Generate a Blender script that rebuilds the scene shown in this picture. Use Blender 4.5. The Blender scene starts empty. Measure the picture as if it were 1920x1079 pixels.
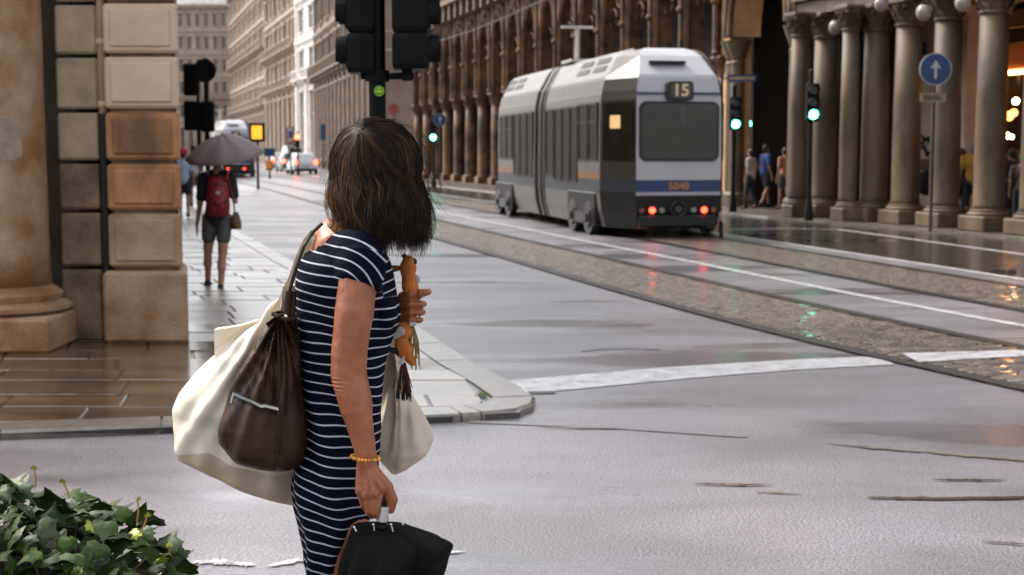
import bpy, math, random
import numpy as np
from mathutils import Vector, Matrix, noise
random.seed(7); np.random.seed(7)
S = bpy.context.scene
# ---------------------------------------------------------------- camera
PITCH = math.radians(5.47); FPX = 2667.0; CZ = 1.6
cd = bpy.data.cameras.new('camera'); cam = bpy.data.objects.new('camera', cd)
S.collection.objects.link(cam); S.camera = cam
cam.location = (0, 0, CZ); cam.rotation_euler = (math.radians(90) - PITCH, 0, 0)
cd.lens = 50; cd.sensor_width = 36; cd.clip_end = 3000
cd.dof.use_dof = True; cd.dof.focus_distance = 3.5; cd.dof.aperture_fstop = 6.3
# ---------------------------------------------------------------- sky, sun, exposure
W = bpy.data.worlds.new('World'); S.world = W; W.use_nodes = True
SUN_EL, SUN_AZ = 47, 305          # azimuth clockwise from +Y: the brighter side of the cloud is up to the left, ahead
wn = W.node_tree.nodes; wl = W.node_tree.links
sky = wn.new('ShaderNodeTexSky'); sky.sky_type = 'NISHITA'; sky.sun_disc = False
sky.sun_elevation = math.radians(SUN_EL); sky.sun_rotation = math.radians(SUN_AZ); sky.dust_density = 4; sky.air_density = 1.0
hs = wn.new('ShaderNodeHueSaturation'); hs.inputs['Saturation'].default_value = 0.22
wl.new(sky.outputs[0], hs.inputs['Color']); wl.new(hs.outputs[0], wn['Background'].inputs[0])
wn['Background'].inputs[1].default_value = 0.13
sd = bpy.data.lights.new('sun', 'SUN'); sun = bpy.data.objects.new('sun', sd); S.collection.objects.link(sun)
sd.energy = 0.85; sd.angle = math.radians(16); sd.color = (1, .88, .74)
_e, _a = math.radians(SUN_EL), math.radians(SUN_AZ)
sun.rotation_euler = Vector((math.sin(_a) * math.cos(_e), math.cos(_a) * math.cos(_e), math.sin(_e))).to_track_quat('Z', 'Y').to_euler()
sun.location = (0, 0, 40)
S.render.engine = 'CYCLES'
S.view_settings.view_transform = 'Standard'; S.view_settings.look = 'None'
S.view_settings.exposure = 1.55; S.view_settings.gamma = 1; S.view_settings.use_curve_mapping = False

# ---------------------------------------------------------------- measuring helpers: where a sight line meets a depth or the ground
def P(px, py, D):
    u = (px - 960) / FPX; v = -(py - 539.5) / FPX
    dx, dy, dz = u, math.cos(PITCH) + v * math.sin(PITCH), -math.sin(PITCH) + v * math.cos(PITCH)
    return np.array((dx * D / dy, D, CZ + dz * D / dy))
def G(px, py, z=0.0):
    u = (px - 960) / FPX; v = -(py - 539.5) / FPX
    dx, dy, dz = u, math.cos(PITCH) + v * math.sin(PITCH), -math.sin(PITCH) + v * math.cos(PITCH)
    t = (z - CZ) / dz
    return (dx * t, dy * t)
# ---------------------------------------------------------------- materials
def M(name, col, rough=.7, metal=0, var=.25, scale=3, bump=.15, bscale=30, spec=.5, col2=None, rv=0, stretch=None, emis=0, coat=0, det=6, rvar=0, attr=None, bd=.02):
    m = bpy.data.materials.new(name); m.use_nodes = True
    N, L = m.node_tree.nodes, m.node_tree.links; b = N['Principled BSDF']
    b.inputs['Roughness'].default_value = rough; b.inputs['Metallic'].default_value = metal
    b.inputs['Specular IOR Level'].default_value = spec
    if coat: b.inputs['Coat Weight'].default_value = coat; b.inputs['Coat Roughness'].default_value = .08 if coat < .6 else .34
    if emis:
        b.inputs['Base Color'].default_value = (*col, 1)
        b.inputs['Emission Color'].default_value = (*col, 1); b.inputs['Emission Strength'].default_value = emis; return m
    g = N.new('ShaderNodeNewGeometry'); src = g.outputs['Position']
    if stretch:
        mp = N.new('ShaderNodeMapping'); mp.inputs['Scale'].default_value = stretch; L.new(src, mp.inputs[0]); src = mp.outputs[0]
    n = N.new('ShaderNodeTexNoise'); n.inputs['Scale'].default_value = scale; n.inputs['Detail'].default_value = det; n.inputs['Roughness'].default_value = .62
    L.new(src, n.inputs['Vector'])
    c2 = col2 if col2 else tuple(c * (1 - var) for c in col); c1 = col if col2 else tuple(min(1, c * (1 + var * .6)) for c in col)
    mr = N.new('ShaderNodeMapRange'); mr.inputs[1].default_value = .36; mr.inputs[2].default_value = .64; L.new(n.outputs[0], mr.inputs[0])
    mx = N.new('ShaderNodeMix'); mx.data_type = 'RGBA'; mx.inputs[6].default_value = (*c1, 1); mx.inputs[7].default_value = (*c2, 1); L.new(mr.outputs[0], mx.inputs[0])
    out = mx.outputs[2]
    if rv:
        oi = N.new('ShaderNodeObjectInfo'); r2 = N.new('ShaderNodeMapRange'); r2.inputs[3].default_value = 1 - rv; r2.inputs[4].default_value = 1 + rv; L.new(oi.outputs['Random'], r2.inputs[0])
        h = N.new('ShaderNodeHueSaturation'); L.new(r2.outputs[0], h.inputs['Value']); L.new(out, h.inputs['Color']); out = h.outputs[0]
    L.new(out, b.inputs['Base Color'])
    if rvar:
        r3 = N.new('ShaderNodeMapRange'); r3.inputs[1].default_value = .35; r3.inputs[2].default_value = .65; r3.inputs[3].default_value = max(.02, rough - rvar); r3.inputs[4].default_value = rough + rvar; L.new(n.outputs[0], r3.inputs[0]); L.new(r3.outputs[0], b.inputs['Roughness'])
    if bump:
        n2 = N.new('ShaderNodeTexNoise'); n2.inputs['Scale'].default_value = bscale; n2.inputs['Detail'].default_value = 4; L.new(src, n2.inputs['Vector'])
        bp = N.new('ShaderNodeBump'); bp.inputs['Strength'].default_value = bump; bp.inputs['Distance'].default_value = bd; L.new(n2.outputs[0], bp.inputs['Height']); L.new(bp.outputs[0], b.inputs['Normal'])
    return m
def glass(name, col, rough=.06, var=.5, scale=.6):
    return M(name, col, rough, var=var, scale=scale, bump=0, spec=.8)
# ---------------------------------------------------------------- mesh helpers
def wloc(o):
    v = Vector((0, 0, 0))
    while o is not None: v += o.location; o = o.parent
    return v
def link(o): S.collection.objects.link(o); return o
def thing(name, label, cat, loc=(0, 0, 0), rz=0, group=None):
    o = link(bpy.data.objects.new(name, None)); o.location = loc; o.rotation_euler.z = rz; o.empty_display_size = .2
    o['label'] = label; o['category'] = cat
    if group: o['group'] = group
    return o
def tag(o, label, cat, group=None):
    o['label'] = label; o['category'] = cat
    if group: o['group'] = group
    return o
def struct(o): o['kind'] = 'structure'; return o
def copy_tree(o, parent=None):
    c = link(o.copy()); c.parent = parent
    for ch in list(o.children): copy_tree(ch, c)
    return c
def mesh(V, F, name, smooth=False):
    me = bpy.data.meshes.new(name); me.from_pydata([tuple(map(float, v)) for v in V], [], F); me.update()
    if smooth: me.polygons.foreach_set('use_smooth', [True] * len(me.polygons))
    return me
def put(name, me, mat, parent=None, local=False, loc=None):
    o = link(bpy.data.objects.new(name, me))
    if mat: me.materials.clear(); me.materials.append(mat)
    if loc is not None: o.location = loc
    elif parent is not None and not local:
        l = wloc(parent); me.transform(Matrix.Translation(-l))
    elif parent is None:
        n = len(me.vertices); a = np.empty(n * 3); me.vertices.foreach_get('co', a); a = a.reshape(-1, 3)
        c = Vector(((a[:, 0].min() + a[:, 0].max()) / 2, (a[:, 1].min() + a[:, 1].max()) / 2, a[:, 2].min()))
        me.transform(Matrix.Translation(-c)); o.location = c
    if parent is not None: o.parent = parent
    return o
class MB:
    def __init__(s): s.V = []; s.F = []
    def add(s, V, F):
        k = len(s.V); s.V += [tuple(v) for v in V]; s.F += [tuple(i + k for i in f) for f in F]; return s
    def box(s, a, b, bev=0):
        x0, y0, z0 = a; x1, y1, z1 = b
        if not bev:
            V = [(x, y, z) for z in (z0, z1) for y in (y0, y1) for x in (x0, x1)]
            return s.add(V, [(0, 2, 3, 1), (4, 5, 7, 6), (0, 1, 5, 4), (2, 6, 7, 3), (0, 4, 6, 2), (1, 3, 7, 5)])
        # chamfered box through convex 24 points
        V = []; F = []
        cs = [(x0, x1), (y0, y1), (z0, z1)]
        idx = {}
        for sx in (0, 1):
            for sy in (0, 1):
                for sz in (0, 1):
                    c = [cs[0][sx], cs[1][sy], cs[2][sz]]; d = [bev if q == 0 else -bev for q in (sx, sy, sz)]
                    for ax in range(3):
                        p = [c[i] + (0 if i == ax else d[i]) for i in range(3)]; idx[sx, sy, sz, ax] = len(V); V.append(p)
        for ax in range(3):
            o1, o2 = [i for i in range(3) if i != ax]
            for sd in (0, 1):
                q = []
                for (u, v) in ((0, 0), (1, 0), (1, 1), (0, 1)):
                    k = [0, 0, 0]; k[ax] = sd; k[o1] = u; k[o2] = v; q.append(idx[k[0], k[1], k[2], ax])
                flip = (sd == 0) ^ (ax == 1); F.append(tuple(q[::-1]) if flip else tuple(q))
            for u in (0, 1):
                for v in (0, 1):
                    a0 = [0, 0, 0]; a1 = [0, 0, 0]; a0[ax] = 0; a1[ax] = 1
                    for k in (a0, a1): k[o1] = u; k[o2] = v
                    F.append((idx[(*a0, o1)], idx[(*a0, o2)], idx[(*a1, o2)], idx[(*a1, o1)]))
        for sx in (0, 1):
            for sy in (0, 1):
                for sz in (0, 1): F.append(tuple(idx[sx, sy, sz, k] for k in range(3)))
        return s.add(V, F)
    def ring(s, rings, close=True, cap=True):
        n = len(rings[0]); V = [p for r in rings for p in r]; F = []
        for i in range(len(rings) - 1):
            for j in range(n if close else n - 1):
                k = (j + 1) % n; F.append((i * n + j, i * n + k, (i + 1) * n + k, (i + 1) * n + j))
        if cap: F.append(tuple(range(n))[::-1]); F.append(tuple((len(rings) - 1) * n + j for j in range(n)))
        return s.add(V, F)
    def tube(s, pts, r, n=8, cap=True):
        pts = [Vector(p) for p in pts]; rs = r if hasattr(r, '__len__') else [r] * len(pts); R = []
        up = None
        for i, p in enumerate(pts):
            t = (pts[min(i + 1, len(pts) - 1)] - pts[max(i - 1, 0)]).normalized()
            if up is None: up = Vector((0, 0, 1)) if abs(t.z) < .9 else Vector((1, 0, 0))
            a = t.cross(up).normalized(); b = t.cross(a).normalized(); up = -b if False else up
            R.append([tuple(p + (a * math.cos(q) + b * math.sin(q)) * rs[i]) for q in [2 * math.pi * k / n for k in range(n)]])
        return s.ring(R, cap=cap)
    def lathe(s, c, prof, n=20, rot=0, sq=None):   # prof (r, z); vertical axis
        R = []
        for r, z in prof: R.append([(c[0] + r * math.cos(rot + 2 * math.pi * k / n), c[1] + r * math.sin(rot + 2 * math.pi * k / n), c[2] + z) for k in range(n)])
        return s.ring(R)
    def disc(s, c, nrm, r, th, n=20):
        c = Vector(c); nrm = Vector(nrm).normalized(); return s.tube([c, c + nrm * th], r, n)
    def prism(s, poly, z0, z1):
        n = len(poly); V = [(x, y, z0) for x, y in poly] + [(x, y, z1) for x, y in poly]
        return s.add(V, [tuple(range(n))[::-1], tuple(range(n, 2 * n))] + [(i, (i + 1) % n, n + (i + 1) % n, n + i) for i in range(n)])
    def sphere(s, c, r, nu=14, nv=10):
        r = r if hasattr(r, '__len__') else (r, r, r); R = []
        for i in range(nv + 1):
            a = math.pi * i / nv; q = max(.02, math.sin(a)); R.append([(c[0] + r[0] * q * math.cos(2 * math.pi * k / nu), c[1] + r[1] * q * math.sin(2 * math.pi * k / nu), c[2] - r[2] * math.cos(a)) for k in range(nu)])
        return s.ring(R)
    def xf(s, mat):
        s.V = [tuple(mat @ Vector(v)) for v in s.V]; return s
    def build(s, name, mat, parent=None, local=False, smooth=False, loc=None):
        o = put(name, mesh(s.V, s.F, name, smooth), mat, parent, local, loc)
        return o
def autosmooth(o, ang=35):
    me = o.data; me.polygons.foreach_set('use_smooth', [True] * len(me.polygons))
    try: me.set_sharp_from_angle(angle=math.radians(ang))
    except Exception: pass
    return o
def capsule(mb, p0, r0, p1, r1, n=14, flat=1.0, flatdir=None):
    p0 = Vector(p0); p1 = Vector(p1); t = (p1 - p0); L = t.length; t = t.normalized() if L > 1e-6 else Vector((0, 0, 1))
    h = Vector(flatdir) if flatdir is not None else (Vector((0, 0, 1)) if abs(t.z) < .9 else Vector((1, 0, 0)))
    b = (h - t * h.dot(t)).normalized(); a = t.cross(b).normalized(); R = []
    for k in range(6):
        q = math.pi / 2 * (1 - k / 6); R.append((p0 - t * r0 * math.sin(q), r0 * max(.03, math.cos(q))))
    for k in range(7):
        q = math.pi / 2 * k / 6; R.append((p1 + t * r1 * math.sin(q), r1 * max(.03, math.cos(q))))
    mb.ring([[tuple(c + (a * math.cos(w) + b * math.sin(w) * flat) * r) for w in [2 * math.pi * j / n for j in range(n)]] for c, r in R])
def blob_mesh(prims, voxel, smooth=6, name='blob', extra=None, fac=.5):
    mb = MB()
    for p in prims:
        if p[0] == 'c': capsule(mb, p[1], p[2], p[3], p[4])
        elif p[0] == 'f': capsule(mb, p[1], p[2], p[3], p[4], flat=p[5], flatdir=p[6])
        elif p[0] == 'e':
            m2 = MB(); m2.sphere((0, 0, 0), p[2], 18, 12)
            if len(p) > 3: m2.xf(p[3])
            m2.xf(Matrix.Translation(Vector(p[1]))); mb.add(m2.V, m2.F)
    if extra: mb.add(extra.V, extra.F)
    o = bpy.data.objects.new('tmp', mesh(mb.V, mb.F, name)); link(o)
    r = o.modifiers.new('r', 'REMESH'); r.mode = 'VOXEL'; r.voxel_size = voxel; r.use_smooth_shade = True
    if smooth: s_ = o.modifiers.new('s', 'SMOOTH'); s_.iterations = smooth; s_.factor = fac
    dg = bpy.context.evaluated_depsgraph_get(); me = bpy.data.meshes.new_from_object(o.evaluated_get(dg)); me.name = name
    bpy.data.objects.remove(o); me.polygons.foreach_set('use_smooth', [True] * len(me.polygons))
    return me
def verts(me):
    a = np.empty(len(me.vertices) * 3); me.vertices.foreach_get('co', a); return a.reshape(-1, 3)
def setverts(me, a): me.vertices.foreach_set('co', a.ravel()); me.update()
def text_mesh(txt, size, ext=.004):
    c = bpy.data.curves.new('t', 'FONT'); c.body = txt; c.size = size; c.extrude = ext; c.align_x = 'CENTER'; c.align_y = 'CENTER'; c.resolution_u = 3
    c.offset = size * .02
    o = link(bpy.data.objects.new('tmp', c)); dg = bpy.context.evaluated_depsgraph_get(); me = bpy.data.meshes.new_from_object(o.evaluated_get(dg))
    bpy.data.objects.remove(o); return me
def interp_rows(rows, n):
    rows = np.array(rows, float); t = np.linspace(rows[0, 0], rows[-1, 0], n); out = [t]
    for c in range(1, rows.shape[1]):
        k = np.interp(t, rows[:, 0], rows[:, c]); kk = np.pad(k, 2, mode='edge'); k = (kk[:-4] + 2 * kk[1:-3] + 3 * kk[2:-2] + 2 * kk[3:-1] + kk[4:]) / 9; out.append(k)
    return np.array(out).T
def loftpx(rows, n=60, seg=64, e=1.0, disp=None):
    """closed form swept from measured outlines: rows = (py, left px, right px, depth, half thickness)"""
    R = []
    for py, l, r, D, hd in interp_rows(rows, n):
        c, hw = (l + r) / 2, (r - l) / 2; ring = []
        for k in range(seg):
            a = 2 * math.pi * k / seg; ca, sa = math.cos(a), math.sin(a)
            ca = math.copysign(abs(ca) ** e, ca); sa = math.copysign(abs(sa) ** e, sa)
            p = P(c + hw * ca, py, D) + np.array((0, hd * sa, 0))
            if disp is not None: p = p + disp(p, py, a, c + hw * ca)
            ring.append(tuple(p))
        R.append(ring)
    return MB().ring(R)

# ================================================================ materials
asphalt = M('wet_asphalt', (.25, .225, .262), .34, scale=65, col2=(.060, .054, .058), bump=1.0, bscale=70, spec=1.0, det=5, bd=.012, coat=.6)
def wetify(m, lo, hi, scale, str_, sx=1, sy=1):
    """a large slow noise that mixes in smooth standing water"""
    N, L = m.node_tree.nodes, m.node_tree.links; b = N['Principled BSDF']
    g = N.new('ShaderNodeNewGeometry'); mp = N.new('ShaderNodeMapping'); mp.inputs['Scale'].default_value = (sx, sy, 1); L.new(g.outputs['Position'], mp.inputs[0])
    n = N.new('ShaderNodeTexNoise'); n.inputs['Scale'].default_value = scale; n.inputs['Detail'].default_value = 5; L.new(mp.outputs[0], n.inputs['Vector'])
    r = N.new('ShaderNodeMapRange'); r.inputs[1].default_value = .5; r.inputs[2].default_value = .62; r.inputs[3].default_value = hi; r.inputs[4].default_value = lo; L.new(n.outputs[0], r.inputs[0]); L.new(r.outputs[0], b.inputs['Roughness'])
    for nd in N:
        if nd.type == 'BUMP':
            r2 = N.new('ShaderNodeMapRange'); r2.inputs[1].default_value = .5; r2.inputs[2].default_value = .62; r2.inputs[3].default_value = str_; r2.inputs[4].default_value = str_ * .12; L.new(n.outputs[0], r2.inputs[0]); L.new(r2.outputs[0], nd.inputs['Strength'])
wetify(asphalt, .15, .52, .55, 1.0, .45, 1.3)
def patchy(m, sc, lo, stretch):
    N, L = m.node_tree.nodes, m.node_tree.links; b = N['Principled BSDF']; src = b.inputs['Base Color'].links[0].from_socket
    g = N.new('ShaderNodeNewGeometry'); mp = N.new('ShaderNodeMapping'); mp.inputs['Scale'].default_value = stretch; L.new(g.outputs['Position'], mp.inputs[0])
    n = N.new('ShaderNodeTexNoise'); n.inputs['Scale'].default_value = sc; n.inputs['Detail'].default_value = 7; n.inputs['Roughness'].default_value = .6; n.inputs['Distortion'].default_value = .6; L.new(mp.outputs[0], n.inputs['Vector'])
    r = N.new('ShaderNodeMapRange'); r.inputs[1].default_value = .38; r.inputs[2].default_value = .60; r.inputs[3].default_value = lo; r.inputs[4].default_value = 1.15; L.new(n.outputs[0], r.inputs[0])
    h = N.new('ShaderNodeHueSaturation'); L.new(r.outputs[0], h.inputs['Value']); L.new(src, h.inputs['Color']); L.new(h.outputs[0], b.inputs['Base Color'])
patchy(asphalt, .7, .55, (.7, 1.4, 1))
flag = M('wet_flagstone', (.22, .185, .15), .3, scale=2, var=.4, bump=.25, bscale=14, rv=.22, spec=1.0, bd=.006, coat=1.0); wetify(flag, .14, .42, .9, .35)
kerbm = M('kerb_granite', (.17, .145, .12), .3, scale=8, var=.35, bump=.3, bscale=40, rv=.15, bd=.004, coat=1.0)
cobm = M('cobble_stone', (.145, .108, .082), .36, scale=9, var=.5, bump=.35, bscale=40, rv=.4, spec=.6, bd=.006, coat=.35)
joint = M('dark_joint', (.035, .03, .026), .3, bump=.2, coat=1.0)
railm = M('rail_steel', (.10, .085, .075), .32, metal=.8, scale=6, bump=.05)
groove = M('rail_groove', (.012, .011, .011), .6, bump=0)
def wornpaint(name, col, lo, hi, under=(.15, .14, .147)):
    m = M(name, col, .5, scale=9, var=.12, bump=1.0, bscale=70, bd=.010, coat=.6, spec=.9)
    N, L = m.node_tree.nodes, m.node_tree.links; b = N['Principled BSDF']; src = b.inputs['Base Color'].links[0].from_socket
    g = N.new('ShaderNodeNewGeometry'); n = N.new('ShaderNodeTexNoise'); n.inputs['Scale'].default_value = 7; n.inputs['Detail'].default_value = 9; n.inputs['Roughness'].default_value = .75; L.new(g.outputs['Position'], n.inputs['Vector'])
    r = N.new('ShaderNodeMapRange'); r.inputs[1].default_value = lo; r.inputs[2].default_value = hi; L.new(n.outputs[0], r.inputs[0])
    mx = N.new('ShaderNodeMix'); mx.data_type = 'RGBA'; mx.inputs[6].default_value = (*under, 1); L.new(src, mx.inputs[7]); L.new(r.outputs[0], mx.inputs[0]); L.new(mx.outputs[2], b.inputs['Base Color']); return m
paint = wornpaint('road_paint', (.62, .61, .63), .30, .56); puddle_sheen = wornpaint('white_puddle_sheen', (.75, .74, .76), .42, .60)
paint_y = wornpaint('worn_yellow_paint', (.24, .19, .14), .44, .78, (.155, .14, .155))
stone_cream = M('cream_painted_stone', (.56, .42, .30), .65, scale=2.2, var=.12, bump=.12, bscale=25, rv=.05)
stone_rust = M('stained_sandstone', (.38, .18, .07), .7, scale=3.2, col2=(.16, .075, .032), bump=.5, bscale=45, rv=.2, stretch=(1, 1, .5))
stone_tan = M('weathered_sandstone', (.35, .245, .155), .7, scale=2.2, col2=(.20, .09, .032), bump=.5, bscale=45, rv=.12)
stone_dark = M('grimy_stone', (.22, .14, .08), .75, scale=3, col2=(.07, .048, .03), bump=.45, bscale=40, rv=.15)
stone_grey = M('grey_granite', (.30, .265, .225), .6, scale=4, col2=(.16, .135, .11), bump=.35, bscale=55)
black_metal = M('black_paint', (.004, .004, .004), .4, bump=.0, spec=.3)
pole_grey = M('dull_pole_metal', (.045, .045, .045), .4, metal=.4, bump=.1)
# ================================================================ GROUND
def kx(y):      # left kerb edge x at depth y
    return float(np.interp(y, [8.35, 8.6, 8.9, 9.3, 10.2, 11.5, 12.7, 19.8, 29.2, 45, 60, 90, 140, 260], [.0, .12, .15, .08, -.22, -.55, -.85, -3.0, -5.75, -10.2, -14.5, -23.4, -39, -80]))
def tx(y):      # near rail of the near track
    ys = [2, 6, 9.5, 12, 15.7, 21.5, 26.2, 40, 60, 88, 140, 260]; xs = [6.3, 4.85, 3.45, 2.5, 1.38, -.15, -1.42, -5.0, -10.3, -18.2, -33, -70]
    i = int(np.clip(np.searchsorted(ys, y) - 1, 0, len(ys) - 2)); 
    def sl(k):
        k0 = max(0, k - 1); k1 = min(len(ys) - 1, k + 1); return (xs[k1] - xs[k0]) / (ys[k1] - ys[k0])
    h = ys[i + 1] - ys[i]; t = (y - ys[i]) / h; m0, m1 = sl(i) * h, sl(i + 1) * h
    return (2*t**3-3*t*t+1)*xs[i] + (t**3-2*t*t+t)*m0 + (-2*t**3+3*t*t)*xs[i+1] + (t**3-t*t)*m1
def t2(y):      # near rail of the far track (the tram's)
    return tx(y) + float(np.interp(y, [5, 14.3, 26, 60, 260], [3.15, 3.35, 3.72, 3.9, 4]))
def strip(name, f, y0, y1, o0, o1, z, mat, step=.6, parent=None):
    V = []; ys = np.arange(y0, y1 + step, step)
    for y in ys: V += [(f(y) + o0, y, z), (f(y) + o1, y, z)]
    F = [(2*i, 2*i+1, 2*i+3, 2*i+2) for i in range(len(ys) - 1)]
    return struct(put(name, mesh(V, F, name), mat, parent, loc=(0, 0, 0) if parent is None else None, local=True))
road = struct(put('road', mesh([(-600, -60, 0), (600, -60, 0), (600, 900, 0), (-600, 900, 0)], [(0, 1, 2, 3)], 'road'), asphalt, loc=(0, 0, 0)))
GAU = 1.50
beds = []
for nm, f in (('tram_track_bed', tx), ('tram_track_bed', t2)):
    bed = strip(nm, f, 4.0, 250, .06, GAU - .06, .004, joint); beds.append(bed)
    for o in (0, GAU):
        strip('rail', f, 4, 250, o - .09, o - .040, .016, railm); strip('rail_groove', f, 4, 250, o - .040, o + .022, .0165, groove); strip('rail', f, 4, 250, o + .022, o + .075, .016, railm)
for ob in list(S.objects):
    if ob.name.startswith('rail'): ob['kind'] = 'structure'
# cobbles between the rails: 300 nearest single, the others joined
cobs = []
for v in range(7):
    mb = MB(); a, b = .060 + .006 * random.random(), .054 + .005 * random.random()
    R = []
    for (s, z) in ((1, 0), (.98, .007), (.90, .011)):
        R.append([(a * s * math.cos(w) * (1.30 if k in (0, 3, 4, 7) else .98) * (1 + .05 * math.sin(v + k)), b * s * math.sin(w) * (1.0 if k in (0, 3, 4, 7) else 1.12) * (1 + .08 * math.cos(v * 2 + k)), z) for k, w in enumerate([2 * math.pi * q / 8 + .39 for q in range(8)])])
    mb.ring(R); me = mesh(mb.V, mb.F, 'cobble'); me.materials.append(cobm); cobs.append((me, mb))
def lay_cobbles(bed, f, ylist, single, parent_name):
    joined = MB(); n = 0
    for y in ylist:
        k = 10; off = random.uniform(-.02, .02)
        for i in range(k):
            x = .135 + (GAU - .25) * (i + .5 + random.uniform(-.12, .12)) / k + off * .5 - .01; x += f(y); yy = y + random.uniform(-.012, .012); z = .004 + random.uniform(-.002, .003)
            m, mb = random.choice(cobs); rz = random.uniform(-.06, .06) + .28
            if n < single:
                o = link(bpy.data.objects.new('cobble', m)); o.location = (x, yy, z); o.rotation_euler = (random.uniform(-.035, .035), random.uniform(-.035, .035), rz); o.parent = bed; n += 1
            else:
                c, s = math.cos(rz), math.sin(rz); t1, t2_ = random.uniform(-.035, .035), random.uniform(-.035, .035)
                joined.add([(x + a * c - b * s, yy + a * s + b * c, z + h + a * t1 + b * t2_) for a, b, h in mb.V], mb.F)
    o = joined.build('cobblestones', cobm, bed); o['kind'] = 'stuff'
lay_cobbles(beds[0], tx, np.arange(9.3, 46, .125), 300, '')
lay_cobbles(beds[1], t2, np.arange(12.6, 46, .125), 300, '')
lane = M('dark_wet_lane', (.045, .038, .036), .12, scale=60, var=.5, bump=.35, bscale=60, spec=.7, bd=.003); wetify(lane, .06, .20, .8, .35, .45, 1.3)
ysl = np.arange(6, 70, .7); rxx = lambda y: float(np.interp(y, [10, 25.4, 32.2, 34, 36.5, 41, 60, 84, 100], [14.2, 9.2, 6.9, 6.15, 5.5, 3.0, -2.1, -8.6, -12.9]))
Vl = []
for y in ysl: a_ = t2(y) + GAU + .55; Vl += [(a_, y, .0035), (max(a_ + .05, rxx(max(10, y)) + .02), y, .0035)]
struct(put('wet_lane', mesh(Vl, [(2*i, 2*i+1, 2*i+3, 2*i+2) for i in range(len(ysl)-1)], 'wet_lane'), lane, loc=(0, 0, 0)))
# painted lines
def gpoly(name, pts, z, mat):
    return struct(put(name, mesh([(*G(*p), z) for p in pts], [tuple(range(len(pts)))], name), mat, loc=(0, 0, 0)))
def gline(name, pts, w, z, mat):
    q = [Vector(G(*p)) for p in pts]; V = []
    for i, p in enumerate(q):
        t = (q[min(i+1, len(q)-1)] - q[max(i-1, 0)]).normalized(); n = Vector((-t.y, t.x)) * w / 2
        V += [(p.x + n.x, p.y + n.y, z), (p.x - n.x, p.y - n.y, z)]
    return struct(put(name, mesh(V, [(2*i, 2*i+1, 2*i+3, 2*i+2) for i in range(len(q)-1)], name), mat, loc=(0, 0, 0)))
gpoly('stop_line', [(945, 716), (985, 740), (1300, 710), (1500, 694), (1678, 685), (1650, 669), (1500, 675), (1250, 690)], .005, paint)
gpoly('stop_line', [(1722, 684), (1920, 672), (2300, 655), (2300, 640), (1920, 661), (1690, 667)], .0195, paint)
strip('road_line', lambda y: tx(y) + GAU + .95, 4, 90, 0, .13, .006, paint)
strip('road_line', lambda y: t2(y) + GAU + .55, 4, 33, 0, .13, .006, paint)
gline('road_line', [(1368, 431), (1480, 429), (1572, 431), (1700, 448), (1920, 478), (2200, 520)], .12, .006, paint)
gline('worn_line_and_sheen', [(880, 792), (1150, 803), (1400, 820)], .07, .005, paint_y)
puddle = M('puddle_water', (.045, .032, .022), .05, scale=2, var=.4, bump=.04, bscale=5, spec=.6, bd=.01); silt = M('muddy_film', (.17, .135, .10), .45, scale=6, var=.5, bump=.3, bscale=60, bd=.003)
def pool(pts, w, mat, seed, name='puddle', z=.0075):
    q = [Vector(G(*p)) for p in pts]; L_, R_ = [], []; n = 26
    for i in range(n + 1):
        f = i / n * (len(q) - 1); k = min(int(f), len(q) - 2); p = q[k].lerp(q[k+1], f - k); t = (q[k+1] - q[k]).normalized(); nn = Vector((-t.y, t.x)); e = max(0, math.sin(math.pi * i / n)) ** .5
        a = w * e * (.35 + .65 * abs(noise.noise(Vector((i * .37, seed, 0)))) * 2); b = w * e * (.35 + .65 * abs(noise.noise(Vector((i * .41, seed + 9, 0)))) * 2)
        L_.append((p.x + nn.x * a, p.y + nn.y * a, z)); R_.append((p.x - nn.x * b, p.y - nn.y * b, z))
    return struct(put(name, mesh(L_ + R_, [(i, n + 1 + i, n + 2 + i, i + 1) for i in range(n)], name), mat, loc=(0, 0, 0)))
pool([(1620, 936), (1760, 938), (1925, 935), (2100, 938)], .050, puddle, 1); pool([(1745, 902), (1890, 903)], .028, puddle, 2); pool([(1300, 909), (1380, 912), (1450, 911)], .03, puddle, 3); pool([(1415, 924), (1500, 928)], .025, silt, 4, 'muddy_film')
pool([(1545, 832), (1640, 842), (1700, 847), (1760, 850)], .045, silt, 6, 'muddy_film'); pool([(1740, 850), (1850, 859), (1960, 868)], .05, silt, 16, 'muddy_film'); pool([(1010, 803), (1160, 806)], .03, silt, 7, 'muddy_film'); pool([(345, 1055), (420, 1057), (480, 1062)], .045, puddle_sheen, 8, 'worn_line_and_sheen', .006); pool([(500, 1064), (590, 1046), (700, 1050), (875, 1036)], .055, puddle_sheen, 9, 'worn_line_and_sheen', .006)  # the two white strips are bright puddle reflections painted on the road
pool([(1840, 1018), (1925, 1024)], .02, puddle, 12)
# tar patches
tar = M('tar_repair', (.025, .024, .025), .25, bump=.3)
for pts in ([(990, 738), (1040, 737)],):
    gline('drain_slot', pts, .10, .006, tar)
gline('tar_seam', [(1090, 661), (1130, 656), (1190, 655), (1240, 657)], .03, .006, tar)


flag_brown = M('wet_brown_flagstone', (.105, .066, .038), .16, scale=1.6, var=.5, bump=.35, bscale=9, rv=.15, spec=.8, bd=.006, stretch=(.5, 2, 1))
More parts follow.
